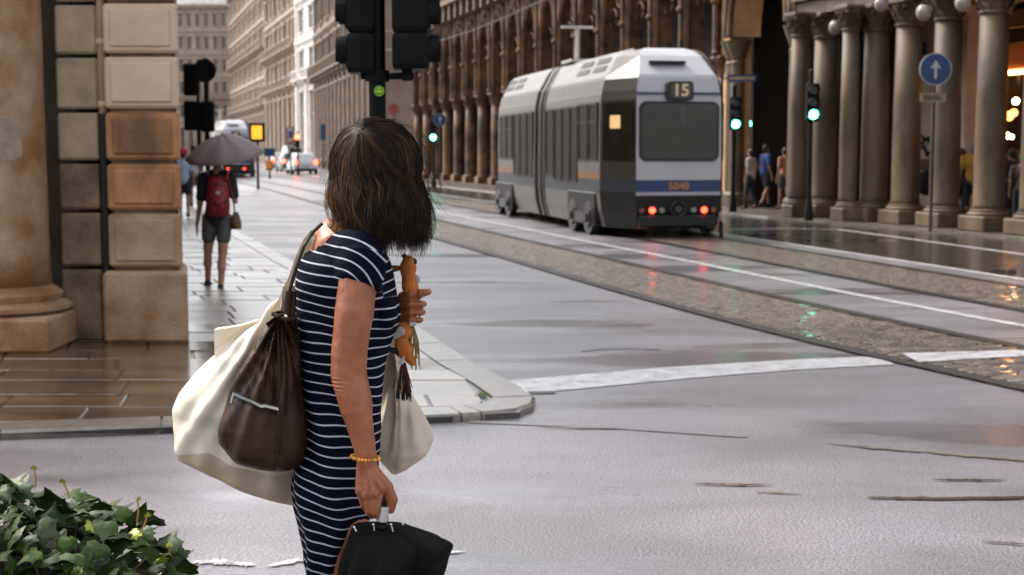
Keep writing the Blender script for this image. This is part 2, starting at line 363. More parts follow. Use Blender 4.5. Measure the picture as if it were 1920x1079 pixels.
# pavement on the left ------------------------------------------------
PZ = .05
def front(x): return 8.39 + .21 * x if x > -3 else 8.39 - .63 + (x + 3) * .02
pv = []
for y in np.arange(8.45, 60, .9): pv.append((kx(y), y))
poly = [(-.35, front(-.35))] + [(x, y) for x, y in pv[0:]] + [(kx(60) - 40, 60), (-45, 60), (-45, 7.7)] + [(-3, 7.76)]
mb = MB(); mb.prism(poly, -.05, PZ - .012)
pave = struct(mb.build('pavement', joint, loc=(0, 0, 0)))
kr = []; 
path = [(-12, front(-12)), (-9, front(-9)), (-6.5, front(-6.5))] + [(x, front(x)) for x in np.arange(-5.4, -.3, .85)] + [(-.18, 8.37), (.03, 8.48), (.13, 8.68), (.15, 8.95)] + [(kx(y), y) for y in np.arange(9.6, 32, .95)] + [(kx(y), y) for y in np.arange(32, 60, 3.5)]
for a, b in zip(path[:-1], path[1:]):
    a, b = Vector(a), Vector(b); t = (b - a).normalized(); n = Vector((-t.y, t.x)); w = .27; a2 = a + t * .008; b2 = b - t * .008
    m = MB(); dz = random.uniform(-.003, .004)
    m.add([(a2.x, a2.y, -.03), (b2.x, b2.y, -.03), (b2.x, b2.y, PZ - .02 + dz), (a2.x, a2.y, PZ - .02 + dz), (a2.x + n.x*.02, a2.y + n.y*.02, PZ + dz), (b2.x + n.x*.02, b2.y + n.y*.02, PZ + dz), (b2.x + n.x*w, b2.y + n.y*w, PZ + dz), (a2.x + n.x*w, a2.y + n.y*w, PZ + dz), (a2.x + n.x*w, a2.y + n.y*w, -.03), (b2.x + n.x*w, b2.y + n.y*w, -.03)],
          [(0, 1, 2, 3), (3, 2, 5, 4), (4, 5, 6, 7), (7, 6, 9, 8), (0, 3, 4, 7, 8), (1, 9, 6, 5, 2)])
    m.build('kerb_stone', kerbm, pave)
def clip(poly, fn):
    out = []
    for i in range(len(poly)):
        a, b = poly[i], poly[(i+1) % len(poly)]; fa, fb = fn(a), fn(b)
        if fa > 0: out.append(a)
        if (fa > 0) != (fb > 0): t = fa / (fa - fb); out.append((a[0] + (b[0]-a[0])*t, a[1] + (b[1]-a[1])*t))
    return out
nslab = 0; rest = MB(); cand = []
y = 8.0
while y < 58:
    h = random.uniform(.42, .58) * (1 if y < 32 else 2); u = .285; stag = random.uniform(0, .45); first = True
    while u < 12.0:
        w = random.uniform(.62, 1.05) - (stag if first else 0); first = False
        if u < 3 or y < 12: cand.append((u, w, y, h))
        u += w
    y += h
for (u, w, y, h) in cand:
    g = .007
    q = [(kx(y + g) - u - g, y + g), (kx(y + g) - u - w + g, y + g), (kx(y + h - g) - u - w + g, y + h - g), (kx(y + h - g) - u - g, y + h - g)]
    if y < 9.6: q = [(kx(9.6) - u - g + (9.6 - a[1]) * .15 if k in (0, 3) else kx(9.6) - u - w + g + (9.6 - a[1]) * .15, a[1]) for k, a in enumerate(q)]
    q = clip(q, lambda p: (p[1] - front(p[0]) - .285)); 
    q = clip(q, lambda p: (kx(max(8.5, p[1])) - p[0] - .285 - max(0, 9.0 - p[1]) * .12)) if len(q) > 2 else q
    if len(q) < 3: continue
    q = q[::-1]; cx = sum(p[0] for p in q) / len(q); cy = sum(p[1] for p in q) / len(q)
    if abs(sum(q[i][0]*q[(i+1) % len(q)][1] - q[(i+1) % len(q)][0]*q[i][1] for i in range(len(q)))) < .02: continue
    m = MB(); top = [(cx + (p[0]-cx)*.975, cy + (p[1]-cy)*.965) for p in q]; dz = random.uniform(-.004, .004); n = len(q); tl = random.uniform(-.006, .006)
    m.add([(p[0], p[1], PZ - .03) for p in q] + [(p[0], p[1], PZ - .006 + dz) for p in q] + [(p[0], p[1], PZ + dz + tl * (p[1] - cy)) for p in top],
          [(i, (i+1) % n, n + (i+1) % n, n + i) for i in range(n)] + [(n + i, n + (i+1) % n, 2*n + (i+1) % n, 2*n + i) for i in range(n)] + [tuple(range(2*n, 3*n))])
    if nslab < 290: m.build('flagstone', flag_brown if (cy < 11.6 and cx < -1.55) else flag, pave); nslab += 1
    else: rest.add(m.V, m.F)
o = rest.build('far_flagstones', flag, pave); o['kind'] = 'stuff'
moss = M('moss', (.10, .14, .03), .9)
mb = MB()
for i in range(60):
    x, y_ = G(905 + random.gauss(0, 5), 741 + random.gauss(0, 2.5), PZ); mb.sphere((x, y_, PZ), (.006, .006, .004), 6, 4)
o = mb.build('moss_tuft', moss, pave); o['kind'] = 'stuff'
# pavement on the right under the arcade
def rx(y): return float(np.interp(y, [10, 25.4, 32.2, 34, 36.5, 41, 60, 84, 100], [14.2, 9.2, 6.9, 6.15, 5.5, 3.0, -2.1, -8.6, -12.9]))
pr = [(rx(y), y) for y in np.arange(10, 100, 1.5)]
mb = MB(); mb.prism([(x, y) for x, y in pr] [::-1] + [(60, 10), (60, 100)], -.05, PZ)
struct(mb.build('arcade_pavement', M('arcade_paving', (.13, .11, .095), .3, scale=2, var=.4, bump=.2, bscale=20), loc=(0, 0, 0)))
kp = struct(MB().box((9.2, 25, -.04), (9.25, 25.05, .1)).build('arcade_kerb', kerbm, loc=(0, 0, 0)))
for i in range(0, len(pr) - 1):
    a, b = Vector(pr[i]), Vector(pr[i+1]); t = (b - a).normalized(); n = Vector((t.y, -t.x)); MBk = MB(); p = [a + t*.01 - n*.02, b - t*.01 - n*.02, b - t*.01 + n*.28, a + t*.01 + n*.28]
    MBk.prism([tuple(q) for q in p][::-1], -.03, PZ + .006); MBk.build('kerb_stone', kerbm, kp)

# ================================================================ NEAR LEFT BUILDING: rusticated pier, column, drainpipe
bl = thing('corner_building', 'corner building with stained rusticated stone pier beside the pavement', 'building', (-3, 11.6, PZ))
D0 = 11.5
def zz(py, D=D0): return float(P(960, py, D)[2])
def xx(px, D=D0): return float((P(px, 400, D))[0])
def lean(mb):      # the street side of the pier follows the street, which bears away to the left
    mb.V = [(x - max(0, y - D0) * .243 if x > (xx(203) + xx(341)) / 2 else x, y, z) for x, y, z in mb.V]; return mb
core = MB(); X0, X1 = xx(205), xx(334)
core.box((X0, D0 + .10, PZ), (X1, D0 + 1.0, 9)); lean(core)
core.box((xx(103), D0 + .52, PZ), (X0, D0 + 1.6, 9))
core.prism([(X1 - .35, D0 + 1.0), (X1 - .35 - 3.0, D0 + 1.6), (-45, D0 + 1.6), (-45, 60), (kx(60) - 2.4, 60), (X1 - .1 - 2.5, 22)], PZ, 10)
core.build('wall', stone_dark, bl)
zs = [zz(p) for p in (655, 503, 396, 303, 206, 102, 2)]; zs[0] = PZ
while zs[-1] < 8.5: zs.append(zs[-1] + .44)
for i in range(len(zs) - 1):
    z0, z1 = zs[i], zs[i+1] - .022; rg = .02 if i else 0
    ex = .0 if i else .045; mt = stone_tan if i < 4 else stone_cream
    if i == 2: mt = stone_rust
    if i in (3,): mt = stone_rust
    x0, x1 = xx(203) - ex, xx(341) + ex
    b_ = MB().box((x0, D0 - .03 - ex, z0 + rg * .5), (x1, D0 + .85, z1), .022 if i else .03); lean(b_).build('stone_block', mt, bl)
    if i: lean(MB().box((x0 + .055, D0 - .05, z0 + .055), (x1 - .055, D0 + .1, z1 - .045), .014)).build('raised_panel', mt, bl)
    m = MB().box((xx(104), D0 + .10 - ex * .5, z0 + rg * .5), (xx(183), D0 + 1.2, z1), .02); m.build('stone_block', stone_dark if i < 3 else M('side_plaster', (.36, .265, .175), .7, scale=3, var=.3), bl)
# joints backing
lean(MB().box((X0 + .03, D0 + .03, PZ), (X1 - .02, D0 + .2, 8.9))).build('joint_backing', stone_dark, bl)
# drainpipe
zp = zz(213); pc = xx(191); mb = MB(); mb.tube([(pc, D0 + .12, zp), (pc, D0 + .12, 8.5)], .036, 12)
for z in (zp + .05, zp + .55, zp + 1.15, zp + 2): mb.tube([(pc, D0 + .12, z), (pc, D0 + .12, z + .05)], .045, 12)
pi = mb.build('drainpipe', stone_cream, bl, smooth=True); MB().tube([(pc, D0 + .12, PZ), (pc, D0 + .12, zp)], .045, 12).build('iron_pipe', black_metal, pi)
# flanking wall behind the column and the column itself
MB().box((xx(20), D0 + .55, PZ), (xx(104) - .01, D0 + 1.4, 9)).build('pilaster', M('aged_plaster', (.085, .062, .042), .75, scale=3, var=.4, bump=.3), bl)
cx_, cy_ = xx(-8, 11.35), 11.45
sh = zz(535); mb = MB(); mb.lathe((cx_, cy_, 0), [(.385, sh), (.372, sh + .3), (.36, sh + 2.4), (.34, 5.2)], 40); cl = mb.build('column', stone_tan, bl, smooth=True)
mb = MB(); zt, zm = zz(582), zz(535)
mb.lathe((cx_, cy_, 0), [(.50, zt), (.545, zt + .03), (.545, zt + .06), (.50, zt + .085), (.455, zt + .10), (.47, zt + .125), (.475, zt + .15), (.44, zt + .175), (.41, zm - .01), (.385, zm + .01)], 40); autosmooth(mb.build('base_moulding', stone_tan, cl))
MB().box((xx(-150), cy_ - .60, PZ), (xx(131), cy_ + .5, zt), .02).build('plinth', stone_tan, cl)
# pale peeled patch, letter slot plate
mb = MB()
pp = [(0, 200), (14, 203), (33, 222), (38, 250), (38, 298), (20, 302), (-10, 300), (-20, 205)]
V = []
LZ = np.linspace(214, 302, 12); Q = []
for py in LZ:
    xr_ = float(np.interp(py, [214, 222, 235, 250, 275, 295, 302], [6, 20, 33, 38, 36, 39, 22])) + 1.5*math.sin(py); row = []
    for f in np.linspace(0, 1, 8):
        q = P(-30 + (xr_ + 30) * f, py, cy_ - .3); dx = q[0] - cx_; row.append((q[0], cy_ - math.sqrt(max(0, .3725**2 - dx*dx)), q[2]))
    Q.append(row)
mb.ring(Q, close=False, cap=False); mb.build('peeled_patch', M('bare_plaster', (.30, .23, .165), .8, scale=10, var=.2), cl)
# far mass of the same block on the left of the street so that the sky is cut like in a street
# ================================================================ FAR FACADES
glassm = glass('window_glass', (.05, .05, .055)); glassm2 = glass('window_glass_shaded', (.16, .15, .14), .2)
framem = M('window_frame', (.35, .28, .21), .6)
wmesh = {}
def facade(name, label, p0, p1, floors, nb, wall, trim, depth=9, cat='building', pil=True, wfrac=.42, windows=True, roof=None, balc=()):
    """p0 -> p1 seen from the street with p0 at the left; floors = [(z0, z1, sill, head)]"""
    p0, p1 = Vector(p0), Vector(p1); t = p1 - p0; L = t.length; ang = math.atan2(t.y, t.x)
    T = thing(name, label, cat, (p0.x, p0.y, 0), ang)
    bw = L / nb; w = bw * wfrac; wm = MB(); tm = MB(); H = floors[-1][1]
    wm.box((0, .35, 0), (L, depth, H))
    for fi, (z0, z1, s, h) in enumerate(floors):
        wm.box((0, 0, z0), (L, .35, s)); wm.box((0, 0, h), (L, .35, z1))
        for b in range(nb + 1):
            xa = max(0, b * bw - (bw - w) / 2); xb = min(L, b * bw + (bw - w) / 2); wm.box((xa, 0, s), (xb, .35, h))
        tm.box((-.15, -.28, z1 - .18), (L + .15, 0, z1 + .16)); tm.box((-.1, -.14, z1 - .36), (L + .1, 0, z1 - .18))
        if fi in balc:
            for b in range(nb):
                c = (b + .5) * bw; tm.box((c - w * .9, -.9, z0 + .05), (c + w * .9, -.28, z0 + .2))
                for q in np.linspace(-w * .85, w * .85, 7): tm.box((c + q - .04, -.88, z0 + .2), (c + q + .04, -.8, z0 + 1.05))
                tm.box((c - w * .9, -.9, z0 + 1.05), (c + w * .9, -.78, z0 + 1.17)); tm.box((c - w*.8, -.7, z0 - .35), (c - w*.6, 0, z0 + .05)); tm.box((c + w*.6, -.7, z0 - .35), (c + w*.8, 0, z0 + .05))
        key = (round(w, 3), round(h - s, 3))
        if key not in wmesh:
            a = MB(); hh = h - s; fw = .07
            a.box((-w/2, .1, 0), (-w/2 + fw, .3, hh)); a.box((w/2 - fw, .1, 0), (w/2, .3, hh)); a.box((-w/2 + fw, .1, 0), (w/2 - fw, .3, fw)); a.box((-w/2 + fw, .1, hh - fw), (w/2 - fw, .3, hh)); a.box((-.04, .12, fw), (.04, .28, hh - fw)); a.box((-w/2 + fw, .125, hh * .66), (w/2 - fw, .27, hh * .66 + .07))
            a.box((-w/2 - .2, -.16, -.14), (w/2 + .2, -.004, 0)); a.box((-w/2 - .18, -.09, 0), (-w/2, -.004, hh)); a.box((w/2, -.09, 0), (w/2 + .18, -.004, hh)); a.box((-w/2 - .25, -.25, hh), (w/2 + .25, -.004, hh + .2))
            m = mesh(a.V, a.F, 'window'); m.materials.append(trim)
            g = mesh([(-w/2 + fw, .22, fw), (w/2 - fw, .22, fw), (w/2 - fw, .22, hh - fw), (-w/2 + fw, .22, hh - fw)], [(0, 1, 2, 3)], 'pane'); g.materials.append(glassm); wmesh[key] = (m, g)
        m, g = wmesh[key]
        if windows:
            for b in range(nb):
                o = link(bpy.data.objects.new('window', m)); o.location = ((b + .5) * bw, 0, s); o.parent = T
                o2 = link(bpy.data.objects.new('pane', g)); o2.parent = o
    if pil:
        for b in range(nb + 1):
            x = b * bw; tm.box((x - bw*.09, -.2, 0), (x + bw*.09, -.003, floors[0][1] - .4)); 
            if b % 2 == 0 and len(floors) > 1: tm.box((x - bw*.07, -.15, floors[0][1] + .2), (x + bw*.07, -.003, H - .4))
    tm.box((-.4, -.8, H + .16), (L + .4, .3, H + .6)); 
    for q in np.arange(.3, L, .9): tm.box((q - .12, -.7, H - .25), (q + .12, 0, H + .16))
    wm.build('wall', wall, T, local=True); tm.build('cornice_and_pilasters', trim, T, local=True)
    if roof: MB().ring([[(-.5, -.9, H + .6), (L + .5, -.9, H + .6), (L + .5, depth, H + .6), (-.5, depth, H + .6)], [(1.5, 2, H + 3.6), (L - 1.5, 2, H + 3.6), (L - 1.5, depth - 1, H + 3.6), (1.5, depth - 1, H + 3.6)]]).build('roof', roof, T, local=True)
    return T
cream = M('cream_render', (.46, .38, .31), .8, scale=.5, var=.18, bump=.1); pink = M('pinkish_render', (.27, .175, .125), .8, scale=.4, var=.25, bump=.1)
tanw = M('tan_render', (.24, .17, .12), .8, scale=.4, var=.3, bump=.1); trim1 = M('pale_trim_stone', (.40, .32, .255), .75, scale=1, var=.2, bump=.1); trim2 = M('brown_trim_stone', (.22, .165, .12), .75, scale=1, var=.3, bump=.1)
white_st = M('white_stone', (.66, .61, .57), .7, scale=1, var=.12, bump=.1)
fl = lambda g, n, h: [(0, g, .9, g - 1.1)] + [(g + i*h, g + (i+1)*h, g + i*h + .9, g + i*h + h - 1.0) for i in range(n)]
def at(px, D): return ((px - 960) / FPX * D * 1.0046, D)
roofm = M('slate_roof', (.42, .40, .38), .6, scale=1)
facade('end_building', 'pale cream palace closing the far end of the street', at(198, 262), at(452, 262), fl(7.0, 5, 4.1), 16, cream, trim1, roof=roofm, balc=(2,))
facade('far_building', 'long pinkish brown corniced block farthest along the right of the street', at(441, 250), at(506, 194), fl(7.8, 5, 3.9), 14, pink, trim1, balc=(1, 3))
facade('pilastered_building', 'cream pilastered building between the long brown block and the dark arcaded one', at(506, 192), at(566, 160), fl(9.0, 3, 4.3), 7, tanw, trim1, balc=(1, 2))
facade('white_pilastered_building', 'narrow building front with a bright white pilaster beside the blue street sign', at(563, 157), at(600, 145), fl(9.0, 3, 4.3), 2, white_st, white_st, balc=(1,))
facade('dark_ground_floor_building', 'building with dark tall pilastered ground floor left of the black signal post', at(597, 143), at(709, 100), fl(8.6, 2, 4.3), 14, tanw, trim2, balc=(1,), wfrac=.5)
facade('side_street_building', 'plain cream banded building end seen under the black signal heads', at(718, 128), at(830, 122), fl(5.5, 3, 3.6), 3, white_st, cream, wfrac=.28)
# ================================================================ RIGHT: arcade with columns, big arch, gothic arcade
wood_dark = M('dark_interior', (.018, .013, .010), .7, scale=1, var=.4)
arcst = M('arcade_stone', (.165, .112, .068), .6, scale=1.6, col2=(.062, .040, .023), bump=.3, bscale=25, rv=.12, stretch=(1, 1, .35))
goth = M('carved_brown_stone', (.20, .10, .043), .7, scale=1.2, col2=(.026, .013, .007), bump=.3, bscale=14)
orange_pl = M('orange_render', (.62, .34, .16), .8, scale=1.4, var=.25, bump=.1)
ar = thing('arcade_building', 'grey stone colonnade building on the right with thick round columns', 'building', (7.4, 33, PZ))
def colmesh(r, h):
    a = MB(); a.lathe((0, 0, 0), [(r*1.08, .42), (r*1.0, .52), (r, 1.4), (r*.97, 2.6), (r*.9, h - .55)], 28); sh = mesh(a.V, a.F, 'column', True)
    b = MB(); b.box((-r*1.38, -r*1.38, 0), (r*1.38, r*1.38, .30), .025); b.lathe((0, 0, 0), [(r*1.3, .30), (r*1.36, .335), (r*1.3, .37), (r*1.16, .385), (r*1.2, .41), (r*1.08, .43)], 28); pl = mesh(b.V, b.F, 'plinth')
    c = MB(); z = h - .56; c.lathe((0, 0, z), [(r*.98, -.01), (r*1.04, .03), (r*.93, .06), (r*1.0, .2), (r*1.25, .40), (r*1.3, .46)], 28)
    for lay, (rr, z0, hh) in enumerate(((r*.98, .06, .2), (r*1.1, .22, .2))):
        for k in range(8):
            w = 2 * math.pi * (k + .5 * lay) / 8; d = Vector((math.cos(w), math.sin(w), 0)); s = Vector((-math.sin(w), math.cos(w), 0)) * .07
            q = [d * rr, d * (rr + .05) + Vector((0, 0, hh * .7)), d * (rr + .13) + Vector((0, 0, hh)), d * (rr + .12) + Vector((0, 0, hh * .78))]
            c.add([tuple(v + s * f + Vector((0, 0, z + z0))) for v, f1 in zip(q, (1, 1.1, .7, .3)) for f in (-f1, f1)], [(0, 1, 3, 2), (2, 3, 5, 4), (4, 5, 7, 6), (6, 7, 1, 0)])
    for k in range(4):
        w = math.pi / 4 + math.pi / 2 * k; c.sphere((r*1.32*math.cos(w), r*1.32*math.sin(w), z + .42), (.075, .075, .085), 10, 7)
    c.box((-r*1.4, -r*1.4, h - .10), (r*1.4, r*1.4, h), .02); ca = mesh(c.V, c.F, 'capital')
    for m in (sh, pl, ca): m.materials.append(arcst)
    return sh, pl, ca
def place_col(T, x, y, ms, rz=0, nm='column', z=PZ, mat=None):
    o = link(bpy.data.objects.new(nm, ms[0])); o.location = Vector((x, y, z)) - T.location; o.rotation_euler.z = rz; o.parent = T
    for n_, m in (('plinth', ms[1]), ('capital', ms[2])): q = link(bpy.data.objects.new(n_, m)); q.parent = o
    return o
HC = 4.75
cm = colmesh(.30, HC); cm_s = colmesh(.20, HC)
rzc = .31
for px, D in ((2150, 23.8), (2040, 25.0), (1942, 26.4), (1853, 27.8), (1769, 29.3), (1696, 30.6), (1637, 31.8), (1543, 33.9)):
    place_col(ar, (px - 960) / FPX * D, D, cm, rzc)
for px, D in ((1588, 31.75), (1493, 33.5)): place_col(ar, (px - 960) / FPX * D, D, cm_s, rzc)
def lx(y, o=0): return 18.55 - .33 * y + o
def slab(mb, y0, y1, o0, o1, z0, z1, f=lx): mb.prism([(f(y0, o0), y0), (f(y0, o1), y0), (f(y1, o1), y1), (f(y1, o0), y1)], z0, z1)
mb = MB(); z0 = PZ + HC; slab(mb, 14, 34.6, -.33, .33, z0, z0 + .35); slab(mb, 14, 34.6, -.45, .3, z0 + .35, z0 + .5); slab(mb, 14, 34.6, -.28, .28, z0 + .5, 9.5)
mb.build('upper_wall', arcst, ar)
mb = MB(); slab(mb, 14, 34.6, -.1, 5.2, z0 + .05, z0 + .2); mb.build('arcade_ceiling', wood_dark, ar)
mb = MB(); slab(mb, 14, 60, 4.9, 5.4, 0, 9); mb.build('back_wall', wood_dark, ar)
mb = MB(); slab(mb, 32.1, 35.4, 2.2, 2.5, 0, 4.9); mb.build('pale_wall', M('pale_arcade_wall', (.62, .50, .40), .8, scale=2, var=.2), ar)
mb = MB(); slab(mb, 32.1, 35.4, 2.08, 2.2, 1.25, 1.42); mb.build('stone_rail', arcst, ar)
ink = M('black_ink', (.01, .01, .012), .7, bump=0)
def on_back(px, py, o=2.15):     # point on the arcade back wall
    u = (px - 960) / FPX; D = (18.55 + o) / (u + .33); q = P(px, py, D); return Vector(q)
gt = MB()
for pts in ([(1722, 262), (1727, 255), (1735, 262), (1729, 270), (1722, 265)], [(1735, 262), (1742, 258), (1741, 268)], [(1728, 276), (1735, 280), (1738, 292), (1745, 284)], [(1723, 80), (1735, 82), (1735, 100), (1724, 104), (1722, 84)], [(1727, 84), (1732, 98)], [(1665, 100), (1672, 103), (1668, 112)]):
    gt.tube([on_back(*p) for p in pts], .035, 6)
gt.build('graffiti', ink, ar)
gb = MB(); gb.sphere(on_back(1737, 343, 2.0), (.24, .15, .3)); gb.build('ventilation_cover', ink, ar)
# lit shop
shop = thing('shop', 'warmly lit shop with glowing ceiling strip behind the right columns', 'shop', (12, 34, PZ))
warm = M('warm_strip_light', (1, .42, .13), emis=5); bulb = M('warm_bulb', (1, .62, .3), emis=14); soff = M('terracotta_soffit', (.45, .22, .12), .6)
def sbox(mb, ya, yb, oa, ob, za, zb): slab(mb, ya, yb, oa, ob, za, zb)
mb = MB(); sbox(mb, 28, 36.2, 3.9, 4.6, 3.48, 4.05); mb.build('soffit', soff, shop)
mb = MB(); sbox(mb, 28, 36.0, 3.86, 3.95, 3.36, 3.46); mb.build('light_strip', warm, shop)
mb = MB(); sbox(mb, 28, 36.2, 3.6, 4.2, 4.05, 4.35); mb.build('dark_fascia', ink, shop)
mb = MB(); sbox(mb, 28, 36.2, 3.3, 4.0, 4.36, 4.75); mb.build('stone_lintel', arcst, shop)
mb = MB()
for y in np.arange(28, 36.2, 1.35): sbox(mb, y, y + .12, 4.3, 4.5, PZ, 3.4)
mb.build('mullion', black_metal, shop)
for px, py, r in ((1905, 190, .075), (1901, 212, .09), (1892, 218, .11), (1888, 255, .07), (1897, 257, .05), (1880, 256, .05)):
    m = MB(); m.sphere(on_back(px, py, 3.9), r); m.build('shop_lamp', bulb if r < .08 else M('lamp_glow', (.9, .3, .08), emis=2.0), shop)
pm = M('shop_goods', (.30, .18, .06), .6, scale=6, col2=(.02, .03, .04)); m = MB()
for i in range(34): q = on_back(random.uniform(1882, 1935), random.uniform(285, 372), 3.6); m.box(q - Vector((.1, .1, .08)), q + Vector((.1, .1, .08)))
o = m.build('shop_goods', pm, shop); o['kind'] = 'stuff'
# globe lamps on the columns
globe = M('opal_globe', (.30, .25, .22), .25, bump=0, var=.05)
for px, py, D, lab in ((1566, 52, 32.6, 'small opal globe lamp left of the paired columns, farthest of the globes'), (1653, 8, 30, 'opal globe lamp at the capital between the second and third thick columns'), (1732, 24, 28.4, 'opal globe lamp hanging just above the round blue arrow sign'), (1806, 6, 27, 'largest opal globe lamp at the top edge right of the arrow sign')):
    q = Vector(P(px, py, D)); T = thing('globe_lamp', lab, 'lamp', q, group='globe lamps along the colonnade'); m = MB(); m.sphere(q, (.15, .15, .17), 18, 12); g_ = m.build('globe', globe, T, smooth=True)
    m = MB(); m.tube([q + Vector((0, 0, .15)), q + Vector((0, 0, .35)), q + Vector((.2, .1, .5)), q + Vector((.55, .25, .5))], .02, 6); m.build('bracket', black_metal, T); m = MB(); m.lathe(q, [(.06, .13), (.07, .2), (.02, .22)], 12); m.build('cap', black_metal, T)
# ---- gothic building
go = thing('gothic_arcade_building', 'ornate brown building with tall pointed arches behind the tram', 'building', (3, 52, PZ))
def gx(y, o=0): return 17.2 - .27 * y + o
gang = math.atan2(1, -.27)
gn = Vector((math.sin(gang), -math.cos(gang), 0)) * -1    # towards the street
gt_ = Vector((math.cos(gang), math.sin(gang), 0))
if gn.x > 0: gn = -gn
colg = colmesh(.27, 4.25)
for m_ in colg: m_.materials.clear(); m_.materials.append(goth)
BAY = 2.62; y0g = 41.0; nb = 17
base = Vector((gx(y0g), y0g, 0))
def gp(u, z, o=0): v = base + gt_ * u + gn * o; return (v.x, v.y, z)
zsn = PZ + 4.25; zsp = 5.75; apex = 7.7; top = 8.6
def pointed(u0, u1, zs_, za, n=10):
    c = (u0 + u1) / 2; h = (u1 - u0) / 2; L_ = [];
    for i in range(n + 1):
        t = i / n; a = t * math.pi / 2.35; x = u0 + h * (1 - math.cos(a)) / (1 - math.cos(math.pi / 2.35)); z = zs_ + (za - zs_) * math.sin(a) / math.sin(math.pi / 2.35); L_.append((x, z))
    return L_ + [(2 * c - x, z) for x, z in L_[::-1][1:]]
def wall_arch(mb, u0, u1, a0, a1, curve, ztop, of, ob):
    """wall between u0..u1 with a pointed opening a0..a1"""
    pts = [(u0, zsn), (a0, zsn)] + curve + [(a1, zsn), (u1, zsn), (u1, ztop)]
    n = len(curve); 
    for o in (of, ob):
        k = len(mb.V); V = [gp(x, z, o) for x, z in curve] + [gp(x, ztop, o) for x, z in curve] + [gp(u0, zsn, o), gp(a0, zsn, o), gp(u0, ztop, o), gp(a1, zsn, o), gp(u1, zsn, o), gp(u1, ztop, o)]
        F = [(i, i+1, n+i+1, n+i) for i in range(n-1)] + [(2*n, 2*n+1, 0, n, 2*n+2), (2*n+3, 2*n+4, 2*n+5, 2*n-1, n-1)]
        mb.add(V, F)
    C = [(a0, zsn)] + curve + [(a1, zsn)]
    V = []
    for x, z in C: V += [gp(x, z, of), gp(x, z, ob)]
    mb.add(V, [(2*i, 2*i+1, 2*i+3, 2*i+2) for i in range(len(C)-1)])
for b in range(nb + 1):
    u = b * BAY; q = gp(u, 0); place_col(go, q[0], q[1], colg, gang, 'column')
for b in range(nb):
    u0, u1 = b * BAY, (b + 1) * BAY; cv = pointed(u0 + .32, u1 - .32, zsp, apex)
    m = MB(); wall_arch(m, u0, u1, u0 + .32, u1 - .32, cv, top, .22, -.25); m.build('arch_wall', goth, go)
    for k_, (dd, rr, off) in enumerate(((.0, .05, .26), (-.10, .065, .30), (-.2, .05, .27))):
        cv2 = pointed(u0 + .32 + dd, u1 - .32 - dd, zsp, apex - dd * 1.4); m = MB(); m.tube([gp(cv2[0][0], zsn, off)] + [gp(x, z, off) for x, z in cv2] + [gp(cv2[-1][0], zsn, off)], rr, 6); m.build('arch_moulding', goth, go)
    m = MB(); m.tube([gp(u0, zsn, .36), gp(u0, top + .3, .36)], .075, 8); m.sphere(gp(u0, zsp + .1, .38), (.14, .14, .12), 10, 6); m.lathe(gp(u0, zsn, .36), [(.1, 0), (.13, .1), (.08, .16)], 8); m.build('colonnette', goth, go)
    # tracery lobes in the arch head
    m = MB(); c = (u0 + u1) / 2
    for s in (-1, 1): m.tube([gp(c + s * .62 + .34 * math.cos(w), zsp + .45 + .34 * math.sin(w), .0) for w in np.linspace(-.9, 3.8, 12)], .05, 6)
    m.tube([gp(c + .33 * math.cos(w), zsp + 1.15 + .33 * math.sin(w), .0) for w in np.linspace(0, 6.28, 14)], .05, 6); m.build('tracery', goth, go)
Lg = nb * BAY
def gbox(mb, u0, u1, o0, o1, z0, z1): mb.prism([gp(u0, 0, o1)[:2], gp(u1, 0, o1)[:2], gp(u1, 0, o0)[:2], gp(u0, 0, o0)[:2]], z0, z1)
m = MB(); gbox(m, -.3, Lg, -.25, .45, top, top + .2); gbox(m, -.3, Lg, -.25, 1.25, top + .2, top + .42)
for q in np.arange(0, Lg, BAY / 2): gbox(m, q - .14, q + .14, .45, 1.1, top - .55, top + .2)
gbox(m, -.3, Lg, 1.1, 1.25, top + 1.35, top + 1.5)
for q in np.arange(0, Lg, .33): gbox(m, q - .06, q + .06, 1.12, 1.22, top + .42, top + 1.35)
m.build('balcony', M('dark_carved_stone', (.15, .10, .06), .75, var=.4), go)
m = MB(); gbox(m, -.3, Lg, -6, .2, top + .2, 13.6); m.build('upper_wall', goth, go)
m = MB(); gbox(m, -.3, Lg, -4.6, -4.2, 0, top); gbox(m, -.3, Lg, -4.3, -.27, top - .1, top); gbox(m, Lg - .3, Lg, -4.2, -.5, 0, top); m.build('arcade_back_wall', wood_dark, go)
m = MB()
for b in range(nb): gbox(m, b*BAY + .7, (b+1)*BAY - .7, -4.2, -4.1, PZ, 3.6)
m.build('shop_windows', glassm, go)
for b in range(nb):     # upper windows
    m = MB(); u0, u1 = b*BAY + .7, (b+1)*BAY - .7; cv = pointed(u0, u1, top + 3.6, top + 4.8); m.tube([gp(u0, top + 1.4, .24)] + [gp(x, z, .24) for x, z in cv] + [gp(u1, top + 1.4, .24)], .1, 6); w = m.build('window', goth, go)
    mesh_v = [gp(u0, top + 1.2, .21)] + [gp(x, z, .21) for x, z in cv] + [gp(u1, top + 1.2, .21)]
    put('pane', mesh(mesh_v, [tuple(range(len(mesh_v)))], 'pane'), glassm, w)
